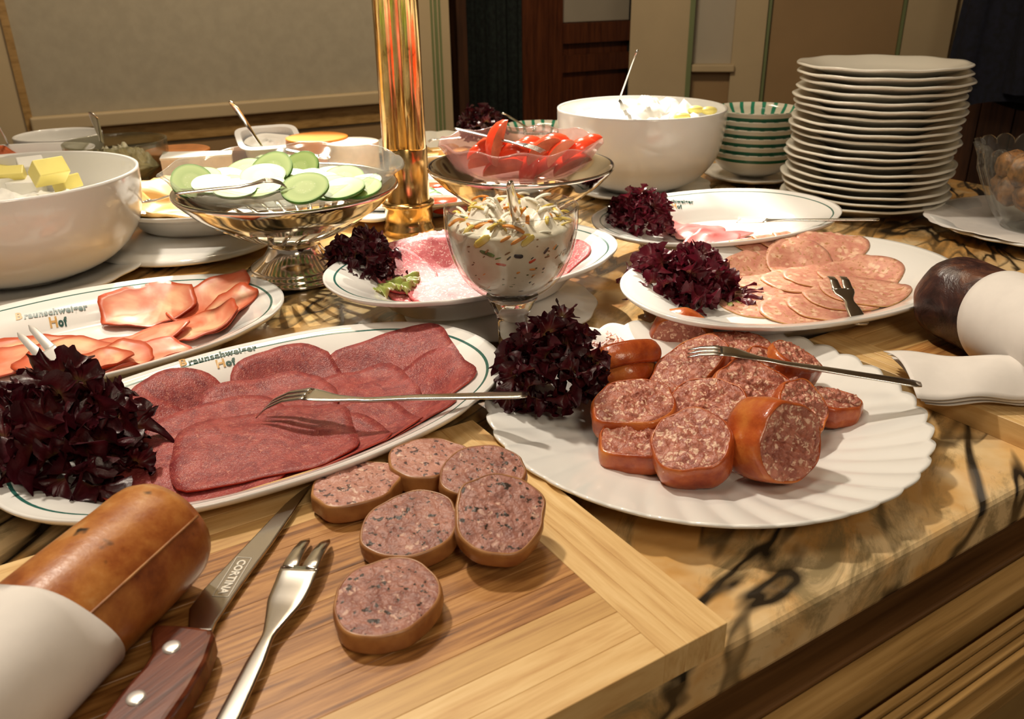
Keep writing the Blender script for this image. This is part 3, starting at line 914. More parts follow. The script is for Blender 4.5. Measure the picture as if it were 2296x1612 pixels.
slices(PL['corned'], [
    (880, 845, .052, .040, 22, 4.5), (915, 890, .050, .038, 28, 4), (650, 870, .044, .038, 36, 3), (420, 930, .040, .040, 60, 2.4), (770, 885, .054, .040, 30, 4.2), (600, 898, .050, .038, 32, 3.6),
    (340, 975, .040, .042, 20, 2.6), (860, 935, .050, .034, 28, 3.6), (490, 945, .052, .042, 38, 3.2), (740, 955, .060, .040, 28, 4.0), (660, 990, .064, .038, 26, 3.6), (440, 1020, .058, .046, 16, 3.0), (590, 962, .062, .046, 20, 4.2)],
    0.012, [M['corned'], M['corned_edge']], 'corned_beef_slice', 'dark red corned beef slice', 'corned beef pile', 'meat slice', 'corned beef slices', wobble=0.06, thick=0.0014, wav=0.0016)
slices(PL['ham'], [
    (70, 775, .044, .026, 10, 2.2), (475, 682, .042, .028, 30, 2.0), (330, 692, .048, .028, 20, 2.2), (500, 705, .036, .026, 60, 2.0), (430, 722, .044, .026, 30, 2.3), (20, 790, .040, .028, 40, 2.2),
    (280, 745, .050, .026, 35, 2.3), (150, 775, .040, .030, 15, 2.2), (330, 770, .040, .028, 40, 2.6), (240, 790, .040, .028, 60, 2.2), (180, 805, .036, .026, 50, 2.4), (45, 850, .036, .024, 40, 2.2)],
    0.015, [M['rawham'], M['rawham_edge']], 'smoked_ham_slice', 'translucent smoked ham slice with dark edge', 'raw ham platter', 'meat slice', 'smoked ham slices', wobble=0.22, wav=0.007, thick=0.0014)
slices(PL['salami'], [
    (1000, 560, .040, .038, 0), (1245, 592, .036, .036, 0), (930, 592, .040, .040, 0), (1090, 575, .042, .038, 0), (985, 600, .042, .042, 20, 2.4), (950, 628, .036, .038, 0), (905, 612, .034, .034, 0), (1040, 648, .042, .028, 32, 3), (1080, 615, .040, .038, 0), (1020, 628, .044, .036, 30, 3.0)],
    0.035, [M['salami'], M['salami_edge']], 'salami_slice', 'pink marbled salami slice', 'salami platter', 'meat slice', 'salami slices', wobble=0.05)
slices(PL['pinkham'], [
    (1530, 500, .026, .030, 0), (1620, 510, .040, .016, 6, 1.6), (1570, 508, .034, .026, 20, 1.5), (1660, 522, .044, .014, 0, 1.5), (1600, 520, .034, .022, 10, 1.6)],
    0.032, [M['pinkham'], M['pinkham_edge']], 'cooked_ham_slice', 'folded slice of pink cooked ham', 'cooked ham platter', 'meat slice', 'cooked ham slices', wobble=0.1, wav=0.006)
slices(PL['turkey'], [
    (1690, 585, .036, .036, 0), (1745, 578, .036, .034, 0), (1700, 625, .038, .036, 0), (1800, 575, .036, .034, 0), (1740, 665, .040, .034, 20), (1860, 580, .038, .034, 0), (1795, 598, .036, .034, 0), (1760, 640, .034, .034, 0), (1790, 625, .036, .034, 0), (1700, 665, .036, .036, 0),
    (1800, 680, .040, .034, 10), (1840, 610, .038, .034, 0), (1860, 670, .038, .032, 0), (1930, 600, .042, .036, 10), (1890, 648, .036, .030, 0), (1940, 628, .043, .040, 10)],
    0.018, [M['turkey'], M['turkey_edge']], 'pale_sausage_slice', 'pale tan-rimmed sausage slice', 'right-hand platter', 'meat slice', 'pale sausage slices', wobble=0.05, thick=0.0012)

# ------------------------------------------------------------------ fluted plate
SHC = Vector((0.137, 0.554, TZ)); SHR = 0.156
NF = 40


def shz(r):
    f = r / SHR
    if f < 0.52: return 0.0062
    t = (f - 0.52) / 0.48
    return 0.0062 + 0.0170 * (t ** 1.2)


def shmod(r, z, t):
    f = r / SHR
    if f > 0.5:
        g = (f - 0.5) / 0.5
        ph = NF * (t + 0.35 * (1 - f)) / 1.0
        w = abs(math.cos(ph / 2))
        return r * (1 + 0.020 * g ** 3 * (w - 0.5)), z + 0.0024 * g * (w - 0.5)
    return r, z


shp = [(SHR * f, shz(SHR * f)) for f in (0.01, 0.3, 0.5, 0.56, 0.62, 0.68, 0.74, 0.80, 0.86, 0.91, 0.95, 0.98, 1.0)]
shp += [(SHR * 1.0, shz(SHR) - 0.002), (SHR * 0.975, shz(SHR) - 0.004), (SHR * 0.85, shz(SHR * 0.85) - 0.004), (SHR * 0.6, 0.003), (SHR * 0.55, 0.0), (SHR * 0.52, 0.0), (SHR * 0.5, 0.002), (0.001, 0.002)]
o = obj('fluted_plate', lathe(shp, 400, SHC, mod=shmod), M['porcelain'], origin=SHC)
tag(o, 'round white plate with fluted scalloped rim carrying cut sausage chunks', 'plate')


# ------------------------------------------------------------------ sausage pieces
def sausage(name, label, cat, base, nrm, rx, ry, L, hint=(1, 0, 0), slant=(0, 0), meatm='chunk_meat', skin='casing', rough=0.0016, seed=0, group=None, bulge=0.06, nseg=84, lump=0.05, curve=0.0):
    """a cut length of sausage; base: centre of the hidden end, nrm: towards the visible cut"""
    x, y, z = frame(nrm, hint)
    base = Vector(base); rg = random.Random(seed); off = rg.uniform(0, 40)

    def rad(t):
        return 1 + lump * fbm(math.cos(t) * 0.9 + off, math.sin(t) * 0.9, 0, 2)

    def pt(u, v, w):
        s_ = curve * (w / max(L, 1e-4)) ** 2
        return base + x * (u + s_) + y * v + z * w
    side = []
    nh = 9
    for j in range(nh + 1):
        f = j / nh
        for k in range(nseg):
            t = 2 * PI * k / nseg
            e = 0.93 + bulge * math.sin(PI * f) + (0.05 if 0 < j < nh else 0.02)
            u = rx * math.cos(t) * rad(t) * e; v = ry * math.sin(t) * rad(t) * e
            top = L + slant[0] * u + slant[1] * v
            lv = 1 + 0.012 * fbm(u * 90 + off, v * 90, f * 3, 2)
            side.append(tuple(pt(u * lv, v * lv, top * f)))
    SF = [(j * nseg + k, j * nseg + (k + 1) % nseg, (j + 1) * nseg + (k + 1) % nseg, (j + 1) * nseg + k) for j in range(nh) for k in range(nseg)]
    # cut faces: rough top, flat bottom
    V = []; F = []
    nr = 26
    for i in range(nr + 1):
        f = max(i / nr, 0.01) * 1.0
        for k in range(nseg):
            t = 2 * PI * k / nseg
            e = 0.95 * f
            u = rx * math.cos(t) * rad(t) * e; v = ry * math.sin(t) * rad(t) * e
            top = L + slant[0] * u + slant[1] * v
            h = (rough * fbm(u * 120 + off, v * 120, 1.0, 3) + rough * .55 * fbm(u * 420 + off, v * 420, 1.0, 2)) * (1 - 0.5 * f ** 8) + 0.0006 * (1 - f * f)
            if f > 0.97: h = -0.0002
            V.append(tuple(pt(u, v, top + h)))
    for i in range(nr):
        for k in range(nseg):
            F.append((i * nseg + k, i * nseg + (k + 1) % nseg, (i + 1) * nseg + (k + 1) % nseg, (i + 1) * nseg + k))
    F.append(tuple(range(nseg))[::-1])
    n0 = len(V)
    for k in range(nseg):
        t = 2 * PI * k / nseg
        V.append(tuple(pt(rx * math.cos(t) * rad(t) * 0.95, ry * math.sin(t) * rad(t) * 0.95, 0.0)))
    F.append(tuple(range(n0, n0 + nseg))[::-1])
    o = obj(name, (V, F), M[meatm], origin=tuple(base), fix=False)
    tag(o, label, cat, group)
    sk = obj('casing', (side, SF), M[skin], o)
    so = sk.modifiers.new('solid', 'SOLIDIFY'); so.thickness = 0.0012; so.offset = -0.2
    return o


UPV = (0, 0, 1)
SZ = 0.0075   # resting level on the fluted plate
# px, py of the visible cut centre, height of that centre, normal, rx, ry, L, slant, label
CH_ = [
    (1430, 1000, .017, (-.10, -.15, 1), .026, .025, .017, (0, 0), 'lower sausage chunk under a broken one, left front of the fluted plate'),
    (1422, 895, .039, (-.12, -.25, 1), .029, .024, .019, (0, 0), 'broken-topped sausage chunk stacked on another at the left front'),
    (1465, 868, .030, (.1, .2, 1), .020, .018, .020, (0, 0), 'small torn sausage chunk half hidden behind the stacked pair'),
    (1540, 1048, .019, (-.25, -.42, .85), .0265, .0245, .026, (-.05, 0), 'wedge-shaped sausage chunk at the front, pale fat flecks facing forward'),
    (1768, 1036, .028, (.42, -.83, .34), .0260, .0250, .036, (0, 0), 'largest sausage chunk, lying on its side at the front of the fluted plate'),
    (1578, 935, .026, (-.30, -.30, .9), .028, .024, .024, (.0, 0), 'torn sausage chunk in the middle of the heap'),
    (1690, 882, .037, (.10, -.42, .9), .029, .025, .028, (0, 0), 'round sausage chunk just below the fork on the heap'),
    (1862, 902, .021, (.12, .05, 1), .024, .019, .016, (0, 0), 'flat oval sausage chunk lying apart at the right of the heap'),
    (1800, 945, .022, (.35, -.40, .75), .020, .022, .020, (0, 0), 'small sausage chunk wedged behind the largest one'),
    (1745, 838, .036, (.25, -.35, .85), .026, .022, .026, (0, 0), 'sausage chunk under the fork head at the back right'),
    (1785, 815, .036, (.40, -.05, .85), .022, .022, .030, (0, 0), 'red-skinned sausage chunk at the back right edge of the heap'),
    (1545, 822, .034, (-.15, -.35, .9), .036, .021, .024, (0, 0), 'long obliquely cut sausage chunk under the fork tines'),
    (1648, 775, .030, (.0, -.10, 1), .029, .023, .022, (0, 0), 'crumbly sausage chunk at the back middle of the plate'),
    (1345, 768, .016, (0, -.1, 1), .024, .020, .009, (0, 0), 'thin pale sausage slice at the back left behind the lettuce'),
]
k = 0
for (px, py, h, nr_, rx, ry, L, sl_, lab) in CH_:
    p = W(px, py, h); nn = Vector(nr_).normalized()
    b = p - nn * L
    zmin = TZ + SZ - 0.0 + ry * math.sqrt(max(0, 1 - nn.z ** 2)) * 0.9
    if 'stacked on' not in lab and b.z < zmin: b.z = zmin
    sausage('sausage_chunk', lab, 'sausage', b, nn, rx, ry, L, hint=(.8, .6 if rx > .03 and L < .03 else 0, 0), slant=sl_, seed=k + 3, rough=0.0032 if k not in (3, 11, 13) else 0.0014, group='sausage chunks on the fluted plate', lump=0.20)
    k += 1
# three pieces showing only their red skin
for (px, py, h, nr_, rx, ry, L, lab) in [
        (1525, 748, .020, (.25, .95, .1), .024, .021, .020, 'orange-skinned sausage chunk standing at the back edge of the plate'),
        (1392, 806, .034, (-.20, .62, .76), .028, .020, .018, 'upper of two red-skinned sausage chunks beside the lettuce'),
        (1385, 842, .020, (-.15, .50, .85), .028, .022, .019, 'lower of two red-skinned sausage chunks beside the lettuce')]:
    p = W(px, py, h); nn = Vector(nr_).normalized()
    b = p - nn * L * 0.5
    sausage('sausage_chunk', lab, 'sausage', b, nn, rx, ry, L, seed=k + 3, rough=0.002, group='sausage chunks on the fluted plate', lump=0.12, bulge=0.12)
    k += 1

for q_, (px, py) in enumerate(((1203, 955), (1516, 1129))):
    p = W(px, py, .009)
    o = obj('sausage_crumb', grid(12, 8, lambda u, v: (p.x + .0028 * math.cos(2 * PI * u) * math.sin(PI * v) * (1 + .3 * math.sin(9 * u)), p.y + .002 * math.sin(2 * PI * u) * math.sin(PI * v), p.z + .0012 * math.cos(PI * v)), closeu=True), M['pinkham'], origin=tuple(p))
    tag(o, ['tiny pink crumb on the fluted plate near the lettuce', 'tiny pink crumb at the front of the fluted plate'][q_], 'crumb')

# slices on the board
BT = 0.020
for k, (px, py, h, nr_, rx, ry, L, mt, lab) in enumerate([
        (800, 1080, .033, (0, 0, 1), .028, .023, .012, 'board_meat_pale', 'pale sausage slice with a flat cut side, touching the corned beef platter'),
        (962, 1022, .036, (.02, -.05, 1), .025, .022, .013, 'board_meat_pale', 'tan sausage slice at the back of the board under a darker one'),
        (1080, 1052, .040, (.03, -.16, 1), .026, .023, .012, 'board_meat', 'dark speckled sausage slice partly hidden at the board edge strip'),
        (918, 1172, .036, (-.04, -.16, 1), .0275, .0265, .012, 'board_meat', 'sausage slice in the middle of the board group, half under two others'),
        (1118, 1145, .046, (.10, -.34, 1), .0270, .0270, .012, 'board_meat', 'brownish sausage slice leaning up at the right of the board group'),
        (868, 1335, .033, (-.02, -.06, 1), .0268, .0268, .012, 'board_meat', 'front round sausage slice lying alone nearest the serving fork')]):
    p = W(px, py, h); nn = Vector(nr_).normalized()
    sausage('sausage_slice', lab, 'sausage', p - nn * L, nn, rx, ry, L, meatm=mt, skin='pate_casing', rough=0.0009, seed=40 + k, group='sausage slices on the bamboo board', bulge=0.02, lump=0.16, hint=(.8, .4, 0))

# ------------------------------------------------------------------ bamboo boards
def board(label, corner, lu, lv, frame_w, th, base, ndark, name='bamboo_board'):
    """corner: front right corner (world), lu along -UD, lv along ND"""
    c = Vector(corner); c.z = TZ + base
    root = thing(name, label, 'cutting board', c)
    A = -UD; B = ND
    g = 0.00006

    def pc(nm, a0, a1, b0, b1, mt):
        V, F = box(c + A * a0 + B * b0, A * (a1 - a0), B * (b1 - b0), (0, 0, th))
        o = obj(nm, (V, F), M[mt], root, origin=tuple(c + A * (a0 + a1) / 2 + B * (b0 + b1) / 2), smooth=False)
        bevel(o, 0.00025, 1); return o
    # right and left end strips run across, three staves each
    for a0, a1 in ((0, frame_w), (lu - frame_w, lu)):
        for k in range(3):
            w_ = (a1 - a0) / 3
            pc('end_strip', a0 + w_ * k + g / 2, a0 + w_ * (k + 1) - g / 2, 0, lv, 'bamboo_cross')
    n = ndark
    inner = lv
    w_ = inner / n
    for k in range(n):
        mt = 'bamboo_light' if (k < 2 or k >= n - 2) else ('bamboo_mid' if k in (2, n - 3) else 'bamboo_dark')
        pc('stave', frame_w + g, lu - frame_w - g, w_ * k + g / 2, w_ * (k + 1) - g / 2, mt)
    return root


BC = W(1632, 1392, BT)
bd = board('bamboo cutting board at the lower left with sausage slices, knife and fork', BC, 0.44, 0.250, 0.040, BT - 0.002, 0.0, 14)
bd.location.z += 0.001
b2c = W(1812, 758, 0.018)
b2 = board('second bamboo board at the right edge under the dark sausage', b2c - ND * 0.24 + UD * 0.42, 0.42, 0.24, 0.034, 0.017, 0.0, 12)
# ------------------------------------------------------------------ cutlery
def sweep(path, hw, ht, up, nx=10, endround=True):
    """flat bar swept along path (world pts) with half width hw[i], half thickness ht[i]"""
    n = len(path); V = []
    for i in range(n):
        a = path[max(0, i - 1)]; b = path[min(n - 1, i + 1)]
        t = (b - a).normalized()
        s = t.cross(up[i] if isinstance(up, list) else up).normalized(); w = s.cross(t).normalized()
        for k in range(nx):
            g = 2 * PI * k / nx
            c_, s_ = math.cos(g), math.sin(g)
            cx = math.copysign(abs(c_) ** 0.55, c_); sx = math.copysign(abs(s_) ** 0.8, s_)
            V.append(tuple(path[i] + s * (hw[i] * cx) + w * (ht[i] * sx)))
    F = [(i * nx + k, i * nx + (k + 1) % nx, (i + 1) * nx + (k + 1) % nx, (i + 1) * nx + k) for i in range(n - 1) for k in range(nx)]
    F.append(tuple(range(nx))[::-1]); F.append(tuple((n - 1) * nx + k for k in range(nx)))
    return V, F


def lerp(a, b, t): return a + (b - a) * t


def interp(xs, ys, x):
    return float(np.interp(x, xs, ys))


def fork(name, label, tip, end, up=UPV, arch=0.008, headw=0.0085, handw=0.0042, ntine=3, headlen=0.28, tinelen=0.17, droop=0.3, mt='steel', cat='fork', sideoff=0.0, group=None):
    """tip, end: world points of tine tips and handle end; arch: rise of the head"""
    tip, end = Vector(tip), Vector(end)
    ax = end - tip; L = ax.length; d = ax.normalized()
    up = Vector(up); s = d.cross(up).normalized(); up = s.cross(d).normalized()

    def P(f, side=0.0):
        # head arch: rises quickly from the tips, dips at neck, then straight handle
        z = arch * (interp([0, .05, .12, .2, .3, .42, .6, 1.0], [0, .55, .92, 1.0, .62, .35, .30, 0], f)) 
        return tip + d * (L * f) + up * z + s * side
    def sm(fs): return [P(f) for f in fs]
    root = thing(name, label, cat, tuple(tip if tip.z < end.z else tip), group)
    fs = [tinelen + (1 - tinelen) * i / 30 for i in range(31)]
    hw = [interp([tinelen, headlen * .8, headlen, headlen + .08, .7, .97, 1.0], [headw, headw * 0.92, headw * .55, handw * .72, handw * 1.05, handw * 1.25, handw * .8], f) for f in fs]
    ht = [interp([tinelen, headlen, headlen + .1, 1.0], [.0008, .0011, .0014, .0010], f) for f in fs]
    obj('handle', sweep([P(f) for f in fs], hw, ht, up, 14), M[mt], root)
    for k in range(ntine):
        o_ = (k - (ntine - 1) / 2) * (2 * headw / ntine)
        w0 = headw / ntine * 0.90
        pts = []; a = []; b = []
        for i in range(15):
            f = (tinelen + 0.012) * i / 14
            spread = 1 + 0.12 * (1 - f / tinelen)
            pts.append(P(f, o_ * spread)); a.append(interp([0, .2 * tinelen, tinelen], [.0004, w0 * .62, w0], f)); b.append(interp([0, tinelen], [.0005, .0009], f))
        obj('tine', sweep(pts, a, b, up, 8), M[mt], root)
    return root


def spoonhandle(name, label, a, b, w0, w1, up, bowlr=None, cat='spoon', mt='steel', bend=0.0):
    a, b = Vector(a), Vector(b); root = thing(name, label, cat, tuple(a))
    d = (b - a); up = Vector(up); n = 24; s = d.normalized().cross(up).normalized(); up2 = s.cross(d.normalized())
    pts = [a + d * (i / n) + up2 * (bend * math.sin(PI * i / n)) for i in range(n + 1)]
    hw = [interp([0, .25, .8, .96, 1], [w0, w0, w1, w1 * .95, w1 * .5], i / n) for i in range(n + 1)]
    obj('handle', sweep(pts, hw, [.0011] * (n + 1), up, 12), M[mt], root)
    if bowlr:
        q = a - d.normalized() * bowlr * 0.9
        V, F = [], []
        x_, y_, z_ = d.normalized(), s, up2
        VF = grid(24, 8, lambda u, v: tuple(q + x_ * (bowlr * 1.3 * v * math.cos(2 * PI * u)) + y_ * (bowlr * .85 * v * math.sin(2 * PI * u)) + z_ * (-bowlr * .35 * (1 - v * v))), closeu=True)
        o = obj('spoon_bowl', VF, M[mt], root); so = o.modifiers.new('s', 'SOLIDIFY'); so.thickness = .001
    return root


# corned beef fork
fork('serving_fork', 'steel fork arched over the corned beef slices', W(583, 927, .0225), W(1183, 885, .050), arch=.013, headw=.0095, handw=.0040, ntine=3, headlen=.30, tinelen=.20)
# fork on the sausage chunks
fork('serving_fork', 'slim steel fork lying across the sausage chunks on the fluted plate', W(1542, 793, .052), W(2065, 862, .042), arch=.006, headw=.0090, handw=.0044, ntine=3, headlen=.28, tinelen=.13)
# front two-pronged fork
fork('carving_fork', 'two-pronged steel fork lying on the bamboo board beside the knife', W(716, 1209, .0225), W(492, 1650, .024), arch=.0055, headw=.0105, handw=.0042, ntine=2, headlen=.50, tinelen=.23)
# ham fork, sticking up out of the lettuce
fork('serving_fork', 'two-pronged fork rising behind the dark lettuce over the smoked ham', W(52, 738, .068), W(200, 890, .045), up=(0, -.5, .8), arch=.002, headw=.0085, handw=.0062, ntine=2, headlen=.55, tinelen=.36, mt='lit_steel')
# salami fork
fork('serving_fork', 'fork lying under the stemmed glass across the salami', W(1035, 580, .046), W(1250, 632, .055), arch=.004, headw=.0075, handw=.0038, ntine=3)
# pink ham fork
fork('serving_fork', 'fork resting on the rim of the cooked ham platter', W(1655, 495, .042), W(1972, 492, .062), arch=.000, headw=.0090, handw=.0040, ntine=4, headlen=.26, tinelen=.20)
# turkey fork (short, leaning over rim)
fork('serving_fork', 'short two-pronged fork hanging over the rim of the pale sausage platter', W(1868, 622, .050), W(1932, 728, .036), up=(0, -.3, .95), arch=.006, headw=.010, handw=.0060, ntine=2, headlen=.50, tinelen=.33)
# cucumber fork
fork('serving_fork', 'fork lying on the cucumber dish with its tines among the slices', W(642, 418, .128), W(392, 434, .130), arch=.007, headw=.0085, handw=.0032, ntine=4, headlen=.28, tinelen=.18)
# tomato fork
fork('serving_fork', 'fork lying across the tomato dish', W(1218, 340, .130), W(1020, 288, .150), arch=.002, headw=.0085, handw=.0035, ntine=4, headlen=.28, tinelen=.18)
# cheese slice fork
fork('serving_fork', 'dark fork curving down onto the yellow cheese slices', W(305, 470, .058), W(420, 428, .085), arch=.006, headw=.0080, handw=.0040, ntine=3, headlen=.45, tinelen=.25)

# knife
kz = BT + 0.0015
kn = thing('kitchen_knife', 'kitchen knife with brown riveted wooden handle lying on the bamboo board', 'knife', W(480, 1400, kz))
bl = [(700, 1090), (672, 1108), (640, 1135), (560, 1220), (455, 1330), (425, 1372), (422, 1420), (478, 1420), (486, 1400), (540, 1320), (612, 1222), (660, 1150)]
q = [W(x, y, kz) for x, y in bl]
o = obj('blade', prism([(v.x, v.y) for v in q], TZ + kz, TZ + kz + .0022), M['steel'], kn, smooth=False); bevel(o, .0009, 2)
hp = [(344, 1399), (410, 1401), (478, 1410), (481, 1424), (462, 1480), (425, 1545), (370, 1625), (310, 1710), (150, 1700), (225, 1612), (275, 1545), (318, 1498), (340, 1462), (336, 1425)]
q = [W(x, y, kz + .012) for x, y in hp]
o = obj('handle', prism([(v.x, v.y) for v in q], TZ + BT + .0005, TZ + kz + .013), M['knife_wood'], kn, smooth=False); bevel(o, .003, 3)
for (x, y) in ((385, 1452), (305, 1566)):
    v = W(x, y, kz + .013)
    obj('rivet', lathe([(0.0001, .0012), (.003, .0012), (.0040, .0008), (.0042, -.001)], 24, v), M['rivet'], kn)


def textmesh(body, size, pos, xdir, ydir, mt, parent, name='lettering', off=0.0):
    cu = bpy.data.curves.new(name, 'FONT'); cu.body = body; cu.size = size; cu.align_x = 'CENTER'; cu.align_y = 'CENTER'; cu.offset = off
    cu.resolution_u = 2
    to = bpy.data.objects.new('tmp', cu); COL.objects.link(to)
    dg = bpy.context.evaluated_depsgraph_get(); dg.update()
    me = bpy.data.meshes.new_from_object(to.evaluated_get(dg), preserve_all_data_layers=False, depsgraph=dg)
    COL.objects.unlink(to); bpy.data.objects.remove(to)
    V = [tuple(pos + xdir * v.co.x + ydir * v.co.y) for v in me.vertices]
    F = [tuple(p_.vertices) for p_ in me.polygons]
    return obj(name, (V, F), mt, parent, smooth=False, fix=False)


M['etch'] = mat('etched_print', (0.75, 0.70, 0.60), 0.5)
kd = (W(560, 1245, kz) - W(505, 1335, kz)).normalized(); ky = Vector((-kd.y, kd.x, 0))
kp = W(523, 1300, kz) + Vector((0, 0, .0024))
textmesh('CORTINA', .0062, kp, -kd, -ky, M['etch'], kn, off=.0002)
for (a, b, c_, d_) in ((-.016, .016, .0040, .0043), (-.016, .016, -.0043, -.0040), (-.016, -.0157, -.0043, .0043), (.0157, .016, -.0043, .0043)):
    obj('lettering_border', box(kp + kd * a + ky * c_ - Vector((0, 0, .0001)), kd * (b - a), ky * (d_ - c_), (0, 0, .0001)), M['etch'], kn, smooth=False)


# ------------------------------------------------------------------ lettuce
def clump(label, c, R, hgt, nl, mt='lettuce', seed=0, extra=(), flat=0.0, base=0.0, name='lettuce_garnish', squash=(1, 1)):
    """heap of frilled leaves around c; each leaf its own part"""
    rg = random.Random(seed); c = Vector(c)
    root = thing(name, label, 'lettuce', c)
    R *= 1.12; hgt *= 1.08
    nl = int(nl * 4.2)
    for li in range(nl):
        f_ = (li + .5) / nl
        az = li * 2.39996 + rg.uniform(-.2, .2)
        el = math.asin(max(0.0, min(1, 1 - f_ * .97)))
        n_ = Vector((math.cos(az) * math.cos(el), math.sin(az) * math.cos(el), math.sin(el)))
        cor = rg.uniform(.46, .92)
        st = Vector((c.x + n_.x * R * cor * squash[0], c.y + n_.y * R * cor * squash[1], c.z + .002 + n_.z * hgt * cor))
        tg = n_.cross(Vector((rg.uniform(-1, 1), rg.uniform(-1, 1), rg.uniform(-1, 1)))).normalized()
        bt = n_.cross(tg).normalized()
        l_ = R * rg.uniform(.24, .40)
        o1 = rg.uniform(0, 60); p1, p2, p3 = [rg.uniform(0, 6.28) for _ in range(3)]
        nu, nv = 64, 8
        V = []; att = []
        for j in range(nv):
            v = j / (nv - 1)
            for i in range(nu):
                u = i / (nu - 1) * 2 - 1
                a_ = u * 2.1
                fr = v ** 1.7
                rr_ = l_ * (.12 + .88 * v) * (1 + .20 * fr * fbm(u * 11 + o1, 0, 3, 2))
                d_ = n_ * (math.cos(a_) * rr_ * .9) + tg * (math.sin(a_) * rr_)
                A = l_ * .38 * fr
                q_ = A * (math.sin(6.5 * u + p1) + .55 * math.sin(15 * u + p2) + .35 * math.sin(33 * u + p3)) + l_ * .35 * fr * fbm(u * 6 + o1, v * 2, 1, 3)
                e_ = A * .5 * math.cos(15 * u + p2) + A * .25 * math.sin(31 * u + p1)
                P_ = st + d_ + bt * q_ + n_ * (e_ * .7) + tg * (e_ * .5)
                V.append((P_.x, P_.y, max(P_.z, c.z + .0015)))
                att.append(min(1, .15 + fr * .95))
        F = [(j * nu + i, j * nu + i + 1, (j + 1) * nu + i + 1, (j + 1) * nu + i) for j in range(nv - 1) for i in range(nu - 1)]
        o = obj('leaf', (V, F), M[mt], root, fix=False)
        a_ = o.data.attributes.new('rad', 'FLOAT', 'POINT'); a_.data.foreach_set('value', att)
    for (dx, dy, dz, r2, m2, az) in extra:
        V = []; att = []; nu, nv = 60, 12; o1 = rg.uniform(0, 50)
        for j in range(nv):
            v = j / (nv - 1)
            for i in range(nu):
                u = i / (nu - 1) * 2 - 1; fr = v ** 1.6
                x_ = r2 * v * math.cos(u * .9); y_ = r2 * (.3 + v) * math.sin(u * .9)
                z_ = .004 + r2 * .25 * v * (1 - v) + r2 * .12 * fr * (math.sin(11 * u + o1) + .7 * math.sin(27 * u) + 1.3 * fbm(u * 6 + o1, v * 3, 0, 3)) + r2 * .1
                V.append((c.x + dx + x_ * math.cos(az) - y_ * math.sin(az), c.y + dy + x_ * math.sin(az) + y_ * math.cos(az), max(c.z + .001, c.z + dz + z_))); att.append(fr)
        F = [(j * nu + i, j * nu + i + 1, (j + 1) * nu + i + 1, (j + 1) * nu + i) for j in range(nv - 1) for i in range(nu - 1)]
        o = obj('leaf', (V, F), M[m2], root, fix=False); o['label'] = 'pale green frilled leaf' if m2 == 'lettuce_green' else 'bright red leaf'
        a_ = o.data.attributes.new('rad', 'FLOAT', 'POINT'); a_.data.foreach_set('value', att)
    return root


def cl(px, py, h, **k): return W(px, py, h)


clump('large dark maroon lettuce bunch on the left end of the corned beef platter', W(140, 1050, .014), .054, .062, 22, seed=3)
clump('dark red lettuce with a pale green leaf at the left end of the salami platter', W(820, 632, .032), .034, .046, 18, seed=5, extra=[(.012, -.026, 0, .030, 'lettuce_green', -.7), (.03, -.02, 0, .026, 'lettuce_green', -.2)])
clump('curly red lettuce on the left end of the cooked ham platter', W(1428, 515, .032), .036, .044, 18, 'lettuce_red', seed=8)
clump('spreading ruby lettuce on the left of the pale sausage platter', W(1530, 668, .016), .046, .046, 20, 'lettuce_red', seed=11, extra=[(.045, -.012, 0, .030, 'lettuce_red', -.4), (.040, -.022, 0, .018, 'lettuce_green', -.9)])
clump('tall dark lettuce bunch on the left rim of the fluted plate', W(1240, 885, .018), .038, .062, 22, seed=15)
clump('dark lettuce bunch far back left of the tomato dish', W(1082, 312, .04), .038, .05, 16, seed=19)


# ------------------------------------------------------------------ bowls, stands, stacks
def bowl_profile(R, H, foot, th=.004, bulge=.8):
    out = smoothprof([(foot * .3, .004), (foot, .004), (R * .72, H * .16), (R * .92, H * .42), (R * .99, H * .75), (R, H)], 6)
    inn = smoothprof([(R - th * .4, H + .0005), (R - th, H - .004), (R * .99 - th, H * .75), (R * .92 - th, H * .42), (R * .70 - th, H * .19), (foot * .8, .010), (.0005, .009)], 6)
    return [(foot * .9, 0), (foot, .001)] + out[7:] + inn


def saucer(c, r, label, z=0.0, mt='porcelain'):
    o = obj('saucer', lathe([(0.001, .003), (r * .5, .003), (r * .8, .006), (r * .98, .011), (r, .013), (r * .99, .0145), (r * .8, .010), (r * .5, .0065), (.001, .0065)], 96, (c[0], c[1], TZ + z), mod=lambda a, b, t: (a * (1 + .015 * math.cos(14 * t)), b)), M[mt], origin=(c[0], c[1], TZ + z))
    return tag(o, label, 'plate')


def vbowl(c, z, R, H, foot, label, mt='porcelain', name='serving_bowl', cat='bowl', seg=96, mod=None, th=.004):
    cc = (c[0], c[1], TZ + z)
    o = obj(name, lathe(bowl_profile(R, H, foot, th), seg, cc, mod=mod, cap0=True), M[mt], origin=cc)
    return tag(o, label, cat)


LB = (-0.548, 0.925)
saucer(LB, .125, 'grey-shadowed saucer under the big white bowl at the left')
vbowl(LB, .007, .136, .112, .06, 'big white porcelain bowl at the left edge with cheese cubes')
MB_ = (0.198, 1.302)
saucer(MB_, .11, 'saucer under the big white quark bowl')
vbowl(MB_, .007, .125, .120, .055, 'big white porcelain bowl of quark beside the striped bowls')


